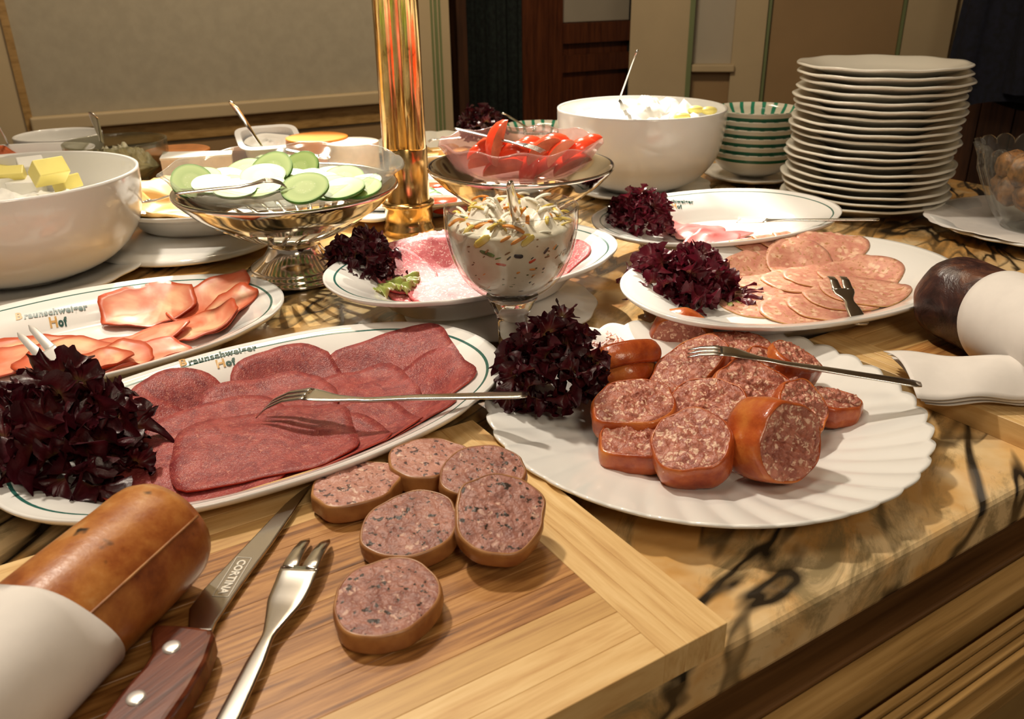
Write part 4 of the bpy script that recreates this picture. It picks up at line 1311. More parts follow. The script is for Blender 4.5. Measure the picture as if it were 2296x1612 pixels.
def mound(name, label, c, R, z0, h, mt, cat, rough=.004, fr=40, dome=1.0, parent=None, tagit=True, seed=0):
    cx, cy = c[0], c[1]

    def f(u, v):
        x = R * v * math.cos(2 * PI * u); y = R * v * math.sin(2 * PI * u)
        z = h * (1 - v * v) * dome + rough * fbm(x * fr + seed, y * fr, seed, 4) * (1 - v ** 6)
        return (cx + x, cy + y, TZ + z0 + z)
    V, F = grid(48, 20, f, closeu=True)
    n = len(V)
    for k in range(48):
        t = 2 * PI * k / 48; V.append((cx + R * .6 * math.cos(t), cy + R * .6 * math.sin(t), TZ + z0 - .02))
    F += [(19 * 48 + k, 19 * 48 + (k + 1) % 48, n + (k + 1) % 48, n + k) for k in range(48)]
    F.append(tuple(range(n, n + 48)))
    o = obj(name, (V, F), M[mt], parent, origin=(cx, cy, TZ + z0 - .02) if parent is None else None)
    if tagit: tag(o, label, cat)
    return o


mound('quark_filling', 'white whipped quark heaped in the big bowl right of the pole', MB_, .116, .100, .030, 'quark', 'quark', .020, 38, seed=4)
for k, (px, py, h) in enumerate(((1560, 246, .125), (1590, 248, .124), (1530, 262, .124))):
    p = W(px, py, h)
    o = obj('butter_curl', grid(14, 9, lambda u, v: (p.x + .012 * math.cos(2 * PI * u) * math.sin(PI * v), p.y + .009 * math.sin(2 * PI * u) * math.sin(PI * v), p.z + .006 * math.cos(PI * v)), closeu=True), M['cheese_lemon'], origin=tuple(p))
    tag(o, '%s pale yellow piece at the right side of the quark bowl' % ['back', 'rightmost', 'front'][k], 'cheese')
spoonhandle('serving_spoon', 'steel spoon handle standing out of the quark bowl', W(1385, 232, .125), W(1428, 115, .225), .0036, .0052, (0, -1, .3), cat='spoon')
mound('cream_filling', 'soft white cheese at the bottom of the big left bowl', LB, .120, .070, .020, 'quark', 'cheese', .014, 45, seed=9)
for k, (px, py, h, s, rot, mt) in enumerate(((30, 395, .105, .020, .3, 'cheese_lemon'), (70, 375, .105, .022, .6, 'quark'), (110, 385, .115, .026, .9, 'cheese_lemon'), (105, 400, .098, .022, .2, 'quark'), (150, 410, .095, .020, 1.2, 'cheese_lemon'), (20, 415, .095, .024, .8, 'quark'), (60, 420, .092, .026, .1, 'quark'), (5, 385, .10, .018, 1.4, 'cheese_lemon'), (140, 380, .096, .018, .4, 'cheese_lemon'))):
    p = W(px, py, h); e = Matrix.Rotation(rot, 3, 'Z') @ Matrix.Rotation(.5 + .2 * k, 3, 'X')
    a, b, c_ = e @ Vector((s * 1.3, 0, 0)), e @ Vector((0, s * .8, 0)), e @ Vector((0, 0, s))
    o = obj('cheese_cube', box(p - (a + b + c_) / 2, a, b, c_), M[mt], origin=tuple(p), smooth=False); bevel(o, .0015, 2)
    tag(o, '%s %s cheese piece from the left in the big left bowl' % (ORD[sorted([30, 70, 110, 105, 150, 20, 60, 5, 140]).index((30, 70, 110, 105, 150, 20, 60, 5, 140)[k])], 'yellow' if mt == 'cheese_lemon' else 'white'), 'cheese', 'cheese pieces in the big left bowl')

# stack of dinner plates
SKB = (0.497, 1.180); NPL = 19; SR = .109
step = .0097
pprof = [(SR * .03, .003), (SR * .55, .003), (SR * .62, .0045), (SR * .72, .010), (SR * .88, .0155), (SR * .97, .0185), (SR, .0195), (SR * 1.004, .021), (SR * .99, .0222), (SR * .95, .0215), (SR * .86, .0185), (SR * .70, .013), (SR * .60, .0078), (SR * .03, .0065)]
pp0 = None
for k in range(NPL):
    jx = .0035 * math.sin(k * 1.7) + .0030 * (k / NPL) * 2; jy = .003 * math.cos(k * 2.1)
    x, y, z = SKB[0] + jx - .003, SKB[1] + jy, TZ + step * k
    if pp0 is None:
        pp0 = obj('dinner_plate', lathe([(SR * .5, 0), (SR * .54, 0)] + [(SR * .56, .002)] + pprof[2:], 128, (0, 0, 0), mod=lambda a, b, t: (a * (1 + .005 * (a / SR) ** 4 * math.cos(10 * t)), b + .0005 * (a / SR) ** 4 * math.cos(10 * t))), M['cream_china'], origin=(0, 0, 0))
        o = pp0
    else:
        o = pp0.copy(); COL.objects.link(o)
    o.location = (x, y, z); o.rotation_euler = (math.radians(.25 * math.sin(k)), math.radians(.25 * math.cos(k * 1.3)), k * .7)
    f = NPL - 1 - k
    lab = 'topmost white dinner plate of the tall stack' if f == 0 else ('bottom plate of the tall white stack, resting on the marble' if k == 0 else 'white dinner plate, %s from the top of the tall stack' % ORD[f])
    tag(o, lab, 'plate', 'stacked white dinner plates')

# striped bowls stack
GB = (0.392, 1.372)
mm = M['striped'] = mat('green_striped_glaze', (0.72, 0.68, 0.56), 0.15)
t = NT(mm); tc = t.n.new('ShaderNodeTexCoord'); sx = t.n.new('ShaderNodeSeparateXYZ'); t.l.new(tc.outputs['Object'], sx.inputs[0])
at2 = t.node('ShaderNodeMath', operation='ARCTAN2'); t.l.new(sx.outputs[1], at2.inputs[0]); t.l.new(sx.outputs[0], at2.inputs[1])
ml = t.node('ShaderNodeMath', operation='MULTIPLY'); t.l.new(at2.outputs[0], ml.inputs[0]); ml.inputs[1].default_value = 22.0
nz = t.noise(t.coord(rand=False), 40, 2); ad = t.node('ShaderNodeMath', operation='MULTIPLY_ADD'); t.l.new(nz, ad.inputs[0]); ad.inputs[1].default_value = 3.0; t.l.new(ml.outputs[0], ad.inputs[2])
sn = t.node('ShaderNodeMath', operation='SINE'); t.l.new(ad.outputs[0], sn.inputs[0])
t.color(t.ramp(sn.outputs[0], [(0.30, (0.74, 0.70, 0.58)), (0.62, (0.03, 0.24, 0.14))]))
M['glaze'] = mat('cream_glaze', (0.70, 0.66, 0.55), 0.15); M['green_band'] = mat('green_glaze_band', (0.02, 0.13, 0.07), 0.15)
for k in range(6):
    R = .068; z = TZ + .012 + .0125 * k; x, y = GB[0] + .001 * math.sin(k * 2), GB[1]
    prof = [(.03, 0), (.034, 0), (.05, .008), (.060, .018), (.0645, .026), (.0665, .031), (R, .036), (R * 1.01, .038), (R * .98, .0385), (.062, .030), (.050, .012), (.03, .005), (.0005, .005)]
    V, F = lathe(prof, 72, (x, y, z))
    fm = []
    for j in range(len(prof) - 1): fm += [(1 if j == 4 else (2 if 7 <= j <= 10 else 0))] * 72
    o = obj('striped_bowl', (V, F), [M['glaze'], M['green_band'], M['striped']], origin=(x, y, z), fm=fm)
    f = 5 - k
    tag(o, 'topmost green-striped cream bowl of the short stack' if f == 0 else 'green-banded cream bowl, %s from the top of the short stack' % ORD[f], 'bowl', 'stacked striped bowls')
saucer(GB, .078, 'saucer at the foot of the striped bowl stack')


# silver stands with glass dish
def stand(c, label, dish_label, dishmat, R=.117, pierced=True):
    cc = Vector((c[0], c[1], TZ))
    root = thing('silver_stand', label, 'cake stand', cc)
    obj('foot', lathe(smoothprof([(.052, 0), (.059, .001), (.060, .004), (.056, .007), (.055, .009), (.051, .012), (.050, .014), (.044, .018), (.036, .024), (.030, .032), (.028, .040), (.034, .046)], 4), 72, cc, mod=lambda a, b, t: (a * (1 + .006 * math.cos(36 * t)), b), cap0=True), M['silver'], root)
    # basket: solid upper band, pierced lower band of ribs
    obj('basket_band', lathe(smoothprof([(R * .70, .068), (R * .86, .080), (R * .97, .092), (R * 1.02, .098), (R * 1.035, .101), (R * 1.02, .1035), (R * .97, .100), (R * .84, .083), (R * .69, .0705), (R * .70, .068)], 4), 96, cc), M['silver'], root)
    obj('basket_floor', lathe([(.0005, .044), (.034, .044), (.042, .047), (.044, .050), (.040, .051), (.0005, .049)], 72, cc), M['silver'], root)
    nr = 28
    for k in range(nr):
        t0 = 2 * PI * k / nr
        pts = []
        for i in range(9):
            s = i / 8; r = lerp(.042, R * .715, s); z = lerp(.048, .0695, s ** 1.25); t_ = t0 + .22 * s
            pts.append(cc + Vector((r * math.cos(t_), r * math.sin(t_), z)))
        obj('rib', sweep(pts, [.0022 + .0016 * (i / 8) for i in range(9)], [.0009] * 9, Vector((0, 0, 1)), 6), M['silver'], root)
    return root


def glassdish(c, label, mt, R, z0, H, lobes=10, amp=.05, seed=0):
    cc = Vector((c[0], c[1], TZ + z0))
    mod = lambda a, b, t: (a * (1 + amp * (a / R) ** 3 * math.cos(lobes * t + .5)), b + .0022 * (a / R) ** 4 * math.sin(lobes * t))
    pr = smoothprof([(.001, .003), (R * .45, .002), (R * .68, .008), (R * .84, H * .5), (R * .96, H * .9), (R, H)], 5)
    pr2 = [(a - .0015, b + .0022) for a, b in reversed(pr[1:])]
    o = obj('glass_dish', lathe(pr + pr2 + [(.001, .0055)], 160, cc, mod=mod), M[mt], origin=tuple(cc))
    return tag(o, label, 'glass dish')


CU = (-0.243, 0.925); TO = (0.014, 1.018)
stand(CU, 'pierced silver footed stand holding the cucumber dish', '', '')
glassdish(CU, 'wavy pressed glass dish full of cucumber slices', 'frosted', .128, .090, .034, 9, .020)
stand(TO, 'silver footed stand holding the tomato dish behind the stemmed glass', '', '', R=.108)
glassdish(TO, 'pinkish pressed glass dish full of tomato wedges', 'pink_glass', .097, .088, .042, 11, .010)

# cucumber slices
cpos = [(430, 408, -35), (452, 403, -20), (501, 400, -8), (548, 384, -22), (610, 381, -38), (672, 382, -45), (538, 412, -6), (501, 418, -5), (478, 416, -8), (652, 404, -12), (746, 398, -14), (772, 402, -24), (811, 416, -8), (808, 424, -8), (770, 425, -16), (746, 424, -22), (691, 407, -22), (595, 424, -8), (590, 398, -22), (684, 424, -26), (630, 412, -6), (560, 424, -5), (716, 412, -10), (528, 426, -5)]
cord = sorted(range(len(cpos)), key=lambda i: cpos[i][0]); crk = {i: k for k, i in enumerate(cord)}


def discpart(r, th, seed, z0=0.0, inner=0.0):
    nseg, nr = 36, 8; V = []; rr = []; F = []
    for side in (0, 1):
        for i in range(nr + 1):
            f = max(.01, i / nr)
            for k in range(nseg):
                t_ = 2 * PI * k / nseg; q_ = r * f * (1 + .02 * math.sin(3 * t_ + seed))
                V.append((q_ * math.cos(t_) * 1.04, q_ * math.sin(t_), (th if side else 0))); rr.append(f)
    L = (nr + 1) * nseg
    for i in range(nr):
        for k in range(nseg):
            a, b = i * nseg + k, i * nseg + (k + 1) % nseg
            F.append((a, a + nseg, b + nseg, b)); F.append((L + a, L + b, L + b + nseg, L + a + nseg))
    F.append(tuple(range(nseg))); F.append(tuple(L + k for k in range(nseg)))
    return V, F, rr


for i, (px, py, tilt) in enumerate(cpos):
    h = .1125 + .0012 * (i % 5) + (.004 if i in (18, 19, 4, 5) else 0) + abs(tilt) * .00016
    tilt = min(tilt, -15) ; p = W(px, py, h); r = .0222 if i in (5, 18, 19, 4) else .0205
    V, F, rr = discpart(r, .0028, i)
    o = obj('cucumber_slice', (V, F), M['cuc_flesh'], origin=(0, 0, 0), smooth=False)
    a_ = o.data.attributes.new('rad', 'FLOAT', 'POINT'); a_.data.foreach_set('value', rr)
    ring = lathe([(r * .985, -.0001), (r * 1.02, .0005), (r * 1.02, .0023), (r * .985, .0029)], 36, (0, 0, 0), mod=lambda a, b, t_: (a * (1 + .02 * math.sin(3 * t_ + i)) * 1.01, b))
    obj('peel', ring, M['cuc_peel'], o)
    o.location = p; o.rotation_euler = (math.radians(-tilt), math.radians(rnd.uniform(-9, 9) + (28 if i == 0 else 0)), rnd.uniform(-.3, .3))
    # Rotation about x by a positive angle would lift the far side: slices face the viewer
    tag(o, 'cucumber slice, %s from the left in the glass dish' % ORD[crk[i]], 'cucumber slice', 'cucumber slices in the glass dish')

# tomato wedges


def wedge(L, W_, D):
    """wedge of a fruit: skin is the curved side"""
    nu, nv = 14, 10
    skin = grid(nu, nv, lambda u, v: (L * math.cos(PI * v) * -1, W_ * math.sin(PI * v) * math.sin((u - .5) * 1.5), D * math.sin(PI * v) * math.cos((u - .5) * 1.5)))
    fl = []
    for s in (0, 1):
        fl.append(grid(4, nv, lambda u, v, s=s: (L * math.cos(PI * v) * -1 * 1.0, W_ * math.sin(PI * v) * math.sin((s - .5) * 1.5) * u, D * math.sin(PI * v) * math.cos((s - .5) * 1.5) * u)))
    return skin, joinvf(fl)


tpos = [(1127, 322, .142, 75, .021), (1103, 335, .132, 20, .018), (1090, 350, .124, 5, .018), (1222, 344, .130, 35, .018), (1260, 348, .128, 40, .016), (1299, 342, .128, 30, .017), (1319, 335, .128, 40, .017), (1159, 350, .126, 10, .019), (1194, 350, .124, 0, .018), (1180, 336, .122, 15, .018), (1240, 330, .122, 10, .018), (1133, 388, .104, 5, .021), (1194, 382, .104, 70, .020), (1233, 384, .104, 30, .019), (1285, 378, .108, 20, .019), (1160, 372, .110, 5, .019), (1085, 372, .112, 15, .017), (1262, 362, .114, 15, .018), (1215, 362, .114, -10, .018)]
tor = sorted(range(len(tpos)), key=lambda i: tpos[i][0]); trk = {i: k for k, i in enumerate(tor)}
for i, (px, py, h, tl, L) in enumerate(tpos):
    p = W(px, py, h - .006)
    L *= 1.3; sk, fl = wedge(L, L * .62, L * .72)
    o = obj('tomato_wedge', sk, M['tomato'], origin=(0, 0, 0))
    obj('flesh', fl, M['tomato_in'], o)
    o.location = p; o.rotation_euler = (math.radians(rnd.uniform(-25, 50)), math.radians(-tl), rnd.uniform(-.7, .7))
    tag(o, 'tall pointed tomato wedge sticking up from the dish' if i == 0 else 'tomato wedge, %s from the left in the pink glass dish' % ORD[trk[i]], 'tomato', 'tomato wedges in the glass dish')

# stemmed glass with salad
G = Vector((0.001, 0.667, TZ))
gr = thing('stemmed_glass', 'stemmed glass goblet full of creamy vegetable salad', 'glass', G)
go = smoothprof([(.013, .064), (.022, .067), (.038, .080), (.0485, .100), (.0535, .122), (.0537, .142)], 6)
gi = smoothprof([(.0520, .1425), (.0515, .122), (.0465, .101), (.036, .0825), (.020, .071), (.0005, .069)], 6)
obj('bowl', lathe(go + gi, 72, G), M['glass'], gr)
obj('stem', lathe(smoothprof([(.0005, 0), (.030, .0002), (.0385, .0012), (.038, .003), (.028, .005), (.015, .010), (.0125, .020), (.0125, .035), (.0135, .048), (.019, .060), (.0215, .0668), (.012, .0672), (.0005, .0665)], 5), 64, G), M['stem_glass'], gr)
sr = smoothprof([(.0005, .0705), (.020, .0722), (.0355, .0838), (.0458, .102), (.0500, .118), (.0508, .128)], 6)
ns_ = len(sr)
V, F = lathe(sr, 64, G)
n = len(V)
for i in range(1, 15):
    f = 1 - i / 14.5
    for k in range(64):
        t_ = 2 * PI * k / 64; x = .0508 * f * math.cos(t_); y = .0508 * f * math.sin(t_)
        V.append((G.x + x, G.y + y, G.z + .128 + .015 * (1 - f ** 2) + .010 * fbm(x * 90, y * 90, 2, 4) * min(1, (1 - f) * 4)))
for i in range(14):
    a0 = (ns_ - 1 + i) * 64
    F += [(a0 + k, a0 + (k + 1) % 64, a0 + 64 + (k + 1) % 64, a0 + 64 + k) for k in range(64)]
F.append(tuple(range(len(V) - 64, len(V))))
o = obj('creamy_salad', (V, F), M['salad_cream'], origin=tuple(G + Vector((0, 0, .0705))), fix=True)
tag(o, 'creamy vegetable salad filling the stemmed glass', 'salad')
rg = random.Random(2)
bits = o; bits['_o'] = tuple(G + Vector((0, 0, .0705)))
for k in range(110):
    mt = rg.choice(['carrot', 'yellow_bit', 'cream_bit', 'cream_bit', 'cream_bit', 'yellow_bit', 'cream_bit', 'yellow_bit'] if k > 7 else ['carrot', 'carrot', 'green_bit'])
    r = .047 * math.sqrt(rg.random()); a = rg.uniform(0, 2 * PI)
    x, y = r * math.cos(a), r * math.sin(a)
    z = .128 + .015 * (1 - (r / .0508) ** 2) + .010 * fbm(x * 90, y * 90, 2, 4) + rg.uniform(-.001, .003)
    c0_ = G + Vector((x, y, z)); dr_ = Vector((rg.uniform(-1, 1), rg.uniform(-1, 1), rg.uniform(-.3, .5))).normalized()
    Lb = rg.uniform(.008, .022); 
    up = Vector((rg.uniform(-.4, .4), rg.uniform(-.4, .4), 1))
    pts = [c0_ + dr_ * (Lb * (i / 5 - .5)) + Vector((0, 0, -.002 * (i / 5 - .5) ** 2 * 4)) for i in range(6)]
    obj('strip', sweep(pts, [.0017 if 0 < i < 5 else .0010 for i in range(6)], [.0009] * 6, up, 6), M[mt], bits)
# pieces pressed against the glass
press = [(-112, .1165, .012, .0016, 'green_bit'), (-84, .115, .007, .0018, 'dark_bit'), (-100, .108, .008, .0012, 'pepper_red'), (-71, .110, .006, .0013, 'pepper_red'), (-84, .128, .013, .0014, 'carrot'), (-95, .129, .009, .0012, 'carrot'), (-58, .117, .006, .0011, 'dark_bit'), (-116, .126, .016, .0030, 'yellow_bit'), (-76, .127, .012, .0026, 'yellow_bit')]
for k in range(46):
    press.append((rg.uniform(-165, -15), rg.uniform(.079, .120), rg.uniform(.002, .005), rg.uniform(.0004, .0008), rg.choice(['green_bit', 'dark_bit', 'carrot', 'walnut', 'walnut', 'green_bit'])))
for (ax, az_, L_, W__, mt) in press:
    t_ = math.radians(ax); r = interp([.07, .0838, .102, .118, .128], [.02, .0355, .0458, .0500, .0508], az_) + .0002
    q = G + Vector((r * math.cos(t_), r * math.sin(t_), az_)); tg = Vector((-math.sin(t_), math.cos(t_), rg.uniform(-.3, 1.1))).normalized()
    obj('strip', sweep([q + tg * (L_ * (i / 5 - .5)) for i in range(6)], [W__ * (1 if 0 < i < 5 else .5) for i in range(6)], [.0006] * 6, Vector((math.cos(t_), math.sin(t_), 0)), 6), M[mt], bits)
spoonhandle('serving_spoon', 'steel spoon standing upright in the creamy salad', W(1158, 490, .140), W(1142, 410, .186), .0048, .0036, (.3, -1, .2), cat='spoon', mt='silver')

# cheese slice platter on an upturned plate, left
CPc = (-0.385, 1.04)
p_ = W(440, 555, 0.0)
PL['cheese'] = Platter('oval_platter', 'thick white oval platter of yellow cheese slices behind the big left bowl', (-0.375, 1.090), 0.140, 0.112, math.radians(20), 0.056, z0=0.022, line=False, flat=0.7)
o = obj('saucer', lathe([(0.001, .0), (.07, .0), (.112, .009), (.115, .012), (.108, .016), (.06, .021), (.001, .021)], 96, (-0.405, 1.045, TZ)), M['porcelain'], origin=(-0.405, 1.045, TZ)); tag(o, 'upturned white plate carrying the cheese slice platter', 'plate')
slices(PL['cheese'], [(330, 450, .05, .034, 20, 4), (390, 455, .05, .034, 0, 4), (345, 478, .05, .034, -10, 4), (410, 485, .045, .034, 15, 4), (350, 498, .05, .030, 5, 4), (425, 500, .045, .024, 10, 4)],
    0.034, [M['cheese_y'], M['cheese_y']], 'cheese_slice', 'yellow cheese slice', 'left cheese platter', 'cheese', 'yellow cheese slices', wobble=0.04, wav=0.006, thick=.003)

# tomato & mozzarella plate behind the pole
PL['capr'] = Platter('oval_platter', 'white platter of tomato and mozzarella behind the brass pole', (-0.12, 1.24), 0.165, 0.115, math.radians(24), 0.030, z0=0.0, line=False, flat=0.66)
for k, (px, py, mt) in enumerate(((850, 462, 'tomato'), (985, 440, 'tomato'), (870, 448, 'quark'), (992, 420, 'quark'), (972, 405, 'tomato'), (838, 478, 'quark'), (1005, 452, 'tomato'))):
    p = W(px, py, .022); p.z = TZ + .010 + .003 * (k % 3)
    o = obj('tomato_slice' if mt == 'tomato' else 'mozzarella_slice', lathe([(.0005, 0), (.024, 0), (.026, .002), (.026, .004), (.024, .006), (.0005, .006)], 40, p), M[mt], origin=tuple(p))
    tag(o, '%s slice %s on the platter behind the pole' % ('tomato' if mt == 'tomato' else 'mozzarella', ['at the left of the pole', 'right of the pole at the front', 'left of the pole, upper one', 'right of the pole, farthest back one', 'right of the pole, next to the back', 'farthest left', 'farthest right'][k]), 'tomato' if mt == 'tomato' else 'cheese')
for k, (px, py) in enumerate(((975, 436), (962, 428))):
    p = W(px, py, .03)
    V, F = grid(10, 6, lambda u, v: (p.x + .012 * (u - .5) * 2, p.y + .007 * (v - .5) * 2 * math.sin(PI * u), p.z + .004 * math.sin(PI * u)))
    o = obj('basil_leaf', (V, F), M['basil'], origin=tuple(p)); so = o.modifiers.new('s', 'SOLIDIFY'); so.thickness = .0006
    tag(o, '%s basil leaf on the tomato slices right of the pole' % ['right', 'left'][k], 'leaf')

# crystal dish of walnuts on a doily plate, far right
NC = (0.655, 1.035)
o = obj('side_plate', lathe([(.001, .002), (.06, .002), (.09, .008), (.118, .016), (.121, .018), (.118, .0195), (.09, .0115), (.06, .0055), (.001, .0055)], 120, (NC[0], NC[1], TZ), mod=lambda a, b, t: (a * (1 + .012 * math.cos(20 * t)), b)), M['porcelain'], origin=(NC[0], NC[1], TZ)); tag(o, 'white plate under the crystal dish at the right edge', 'plate')
o = obj('paper_doily', lathe([(.001, .0065), (.06, .0065), (.09, .0125), (.117, .020), (.119, .0206), (.117, .0212), (.09, .0137), (.001, .0075)], 200, (NC[0] - .006, NC[1] + .004, TZ), mod=lambda a, b, t: (a * (1 + .02 * abs(math.cos(14 * t)) * (a / .12)), b + .002 * (a / .12) ** 3 * math.cos(5 * t))), M['paper'], origin=(NC[0], NC[1], TZ)); tag(o, 'lacy white paper doily under the crystal dish', 'doily')
cm = lambda a, b, t: (a * (1 + .07 * abs(math.cos(9 * t)) * (b / .09)), b + (.012 * abs(math.cos(9 * t)) ** .6 if b > .07 else 0))
cp = smoothprof([(.03, 0), (.036, .002), (.050, .02), (.062, .045), (.072, .070), (.080, .090)], 6)
ci = [(a - .006, b + .002) for a, b in reversed(cp[3:])]
o = obj('crystal_dish', lathe(cp + ci + [(.001, .012)], 180, (NC[0], NC[1], TZ + .010), mod=cm, cap0=True), M['glass'], origin=(NC[0], NC[1], TZ + .010)); tag(o, 'thick crystal dish with petal rim filled with walnuts at the right edge', 'glass dish')
rg = random.Random(5)
wpos = [(-.028, -.03, .045), (.0, -.036, .045), (.03, -.022, .045), (-.036, .0, .045), (.0, .0, .048), (.036, .01, .045), (-.025, .03, .045), (.01, .034, .045), (-.035, -.018, .072), (-.008, -.034, .074), (.022, -.025, .072), (-.03, .018, .072), (.0, .005, .080), (.03, .012, .072), (-.018, -.012, .090), (.012, -.012, .092)]
wor = sorted(range(len(wpos)), key=lambda i: wpos[i][0])
for i, (x, y, z) in enumerate(wpos):
    c_ = Vector((NC[0] + x, NC[1] + y, TZ + .012 + z)); s_ = rg.uniform(.0165, .0185); off = rg.uniform(0, 30)
    def wf_(u, v):
        a, b = 2 * PI * u, PI * v
        d = Vector((math.cos(a) * math.sin(b), math.sin(a) * math.sin(b), math.cos(b)))
        r = s_ * (1 + .16 * fbm(d.x * 3 + off, d.y * 3, d.z * 3, 3) + .05 * math.exp(-(d.y * 9) ** 2))
        return tuple(c_ + Vector((d.x * 1.15, d.y, d.z)) * r)
    o = obj('walnut', grid(24, 14, wf_, closeu=True), M['walnut'], origin=tuple(c_)); o.rotation_euler = (0, 0, rg.uniform(0, 3)); tag(o, 'brown walnut, %s from the left in the crystal dish' % ORD[wor.index(i)], 'walnut', 'walnuts in the crystal dish')

# ------------------------------------------------------------------ loaf-like sausage front left with paper
A1 = W(372, 1190, .050); A0 = A1 - Vector((.30, .954, 0)) * .22
ax_ = (A1 - A0); ax_.z = 0; Ld = ax_.length; ad_ = ax_.normalized(); A0.z = A1.z = TZ + BT + .0312
sd_ = Vector((-ad_.y, ad_.x, 0)); LR = .030


def tube(A, d, L, rfn, seg=64, n=24, capa=True, capb=True):
    s = Vector((-d.y, d.x, 0)).normalized(); V = []
    u_ = s.cross(d) * -1 if s.cross(d).z < 0 else s.cross(d)
    for i in range(n + 1):
        f = i / n
        for k in range(seg):
            t_ = 2 * PI * k / seg; r, off = rfn(f, t_)
            V.append(tuple(A + d * (L * f + off) + s * (r * math.cos(t_)) + u_ * (r * math.sin(t_))))
    F = [(i * seg + k, i * seg + (k + 1) % seg, (i + 1) * seg + (k + 1) % seg, (i + 1) * seg + k) for i in range(n) for k in range(seg)]
    if capa: F.append(tuple(range(seg))[::-1])
    if capb: F.append(tuple(n * seg + k for k in range(seg)))
    return V, F


lf = thing('liver_sausage', 'thick tan smoked sausage half at the lower left, wrapped in white paper', 'sausage', A1 - Vector((0, 0, .0312)))
obj('sausage_body', tube(A0, ad_, Ld, lambda f, t_: (LR * (1 + .02 * fbm(math.cos(t_), math.sin(t_), f * 3, 3)) * (1 - .10 * max(0, (f - .955) / .045) ** 2), 0.0), n=40), M['loaf_skin'], lf)
obj('seam', sweep([A0 + ad_ * (Ld * (.3 + .68 * i / 20)) + sd_ * (-LR * .86) * 1.0 + Vector((0, 0, LR * .53)) for i in range(21)], [.0007] * 21, [.0006] * 21, Vector((0, 0, 1)), 6), M['pate_casing'], lf)
ex = M['cheese_w']
pw = obj('paper_wrap', tube(A0 - ad_ * .05, ad_, -.0 + .05 + Ld * .640, lambda f, t_: (LR * 1.06 + .0008 * math.sin(5 * t_ + f * 4) + .003 * (1 - f) , (0.010 * math.cos(t_ * 1 + 2.2)) * (f > .99)), capa=False, capb=False), M['paper'], lf)
so = pw.modifiers.new('s', 'SOLIDIFY'); so.thickness = .0008; so.offset = 1
pw['label'] = 'white paper wrap'

# dark smoked sausage with napkin, right
D0 = W(2130, 660, .055); 
dk = thing('smoked_sausage', 'thick dark wrinkled smoked sausage on the second board at the right edge', 'sausage', (D0.x, D0.y, TZ + .018))
dd = (W(2420, 790, .055) - D0); dd.z = 0; DL = .20; dd.normalize(); D0 = D0 - dd * .022; D0.z = TZ + .018 + .036


def dr_fn(f, t_):
    e = min(1, f / .16); r = .0355 * math.sqrt(max(.02, 1 - (1 - e) ** 2)) if e < 1 else .0355
    return r * (1 + .05 * fbm(math.cos(t_) * 1.5, math.sin(t_) * 1.5, f * 5, 3)), 0.0


V, F = tube(D0, dd, DL, dr_fn, n=48)
obj('sausage_body', (V, F), M['dark_sausage'], dk)
# second arm running off to the right
dd2 = (W(2420, 640, .05) - W(2150, 612, .05)); dd2.z = 0; dd2.normalize()
E0 = D0 + dd * .035; E0.z = TZ + .018 + .030
obj('tied_end', tube(E0, dd2, .20, lambda f, t_: (.022 * (1 - .45 * f) * (1 + .12 * fbm(math.cos(t_) * 2, math.sin(t_) * 2, f * 8, 3)), 0), n=30), M['dark_sausage'], dk)
nk = obj('paper_napkin', tube(D0 + dd * .078, dd, .070, lambda f, t_: (.0375 + .0006 * math.sin(3 * t_) + .001 * f, .008 * math.cos(t_ + 1.0)), n=12, capa=False, capb=False), M['paper'], origin=tuple(D0 + dd * .078 - Vector((0, 0, .036))))
so = nk.modifiers.new('s', 'SOLIDIFY'); so.thickness = .0009; so.offset = 1
tag(nk, 'white paper napkin wrapped around the dark smoked sausage', 'napkin')


# folded napkin tail lying over the board edge
def nap(layer):
    q = [W(1998, 800, .026), W(2075, 905, .021), W(2330, 905, .021), W(2300, 815, .040)]
    def f(u, v):
        a = q[0].lerp(q[3], u); b = q[1].lerp(q[2], u)
        p = a.lerp(b, v)
        z = .004 * layer + .008 * math.sin(PI * v) * (1 - .3 * u) * (1 if layer else .3) + .0015 * math.sin(u * 9 + v * 3)
        off = UD * (-.006 * layer)
        return (p.x + off.x, p.y + off.y, p.z + z)
    return grid(24, 14, f)


nt_ = thing('folded_napkin', 'folded white paper napkin sticking out from under the dark sausage', 'napkin', W(2100, 850, .02))
for k in range(3):
    o = obj('napkin_layer', nap(k), M['paper'], nt_); so = o.modifiers.new('s', 'SOLIDIFY'); so.thickness = .0006

# ------------------------------------------------------------------ back of the counter, left to right
def at(px, py, h): return W(px, py, h)


c_ = at(90, 312, .072)
vbowl((c_.x, c_.y + .06), .0, .070, .070, .035, 'round white bowl at the far left behind the red spread')
c_ = at(60, 352, .06)
o = Platter('oval_platter', 'white oblong dish with orange-red spread behind the big left bowl', (-.80, 1.31), .155, .075, math.radians(20), .072, z0=0.0, line=False, flat=.7)
mound('orange_spread', 'orange-red spread in the oblong white dish at the far left', (-.80, 1.33), .050, .056, .022, 'red_food', 'spread', .006, 50)
spoonhandle('serving_spoon', 'spoon handle cut off by the left edge of the frame', at(18, 322, .07), at(-8, 270, .14), .004, .006, (0, -1, .2))
c_ = at(258, 318, .080); gb = (c_.x, c_.y)
vbowl(gb, .0, .076, .082, .035, 'clear glass bowl of pickled onions behind the left cheese platter', 'smoke_glass', 'glass_bowl')
mound('pickled_onions', 'greyish pickled onion pieces in the glass bowl', gb, .068, .045, .018, 'egg_salad', 'pickles', .022, 70)
spoonhandle('serving_spoon', 'silver spoon handle leaning out of the glass bowl of onions', at(228, 318, .085), at(208, 255, .135), .0045, .0085, (0, -1, .2))
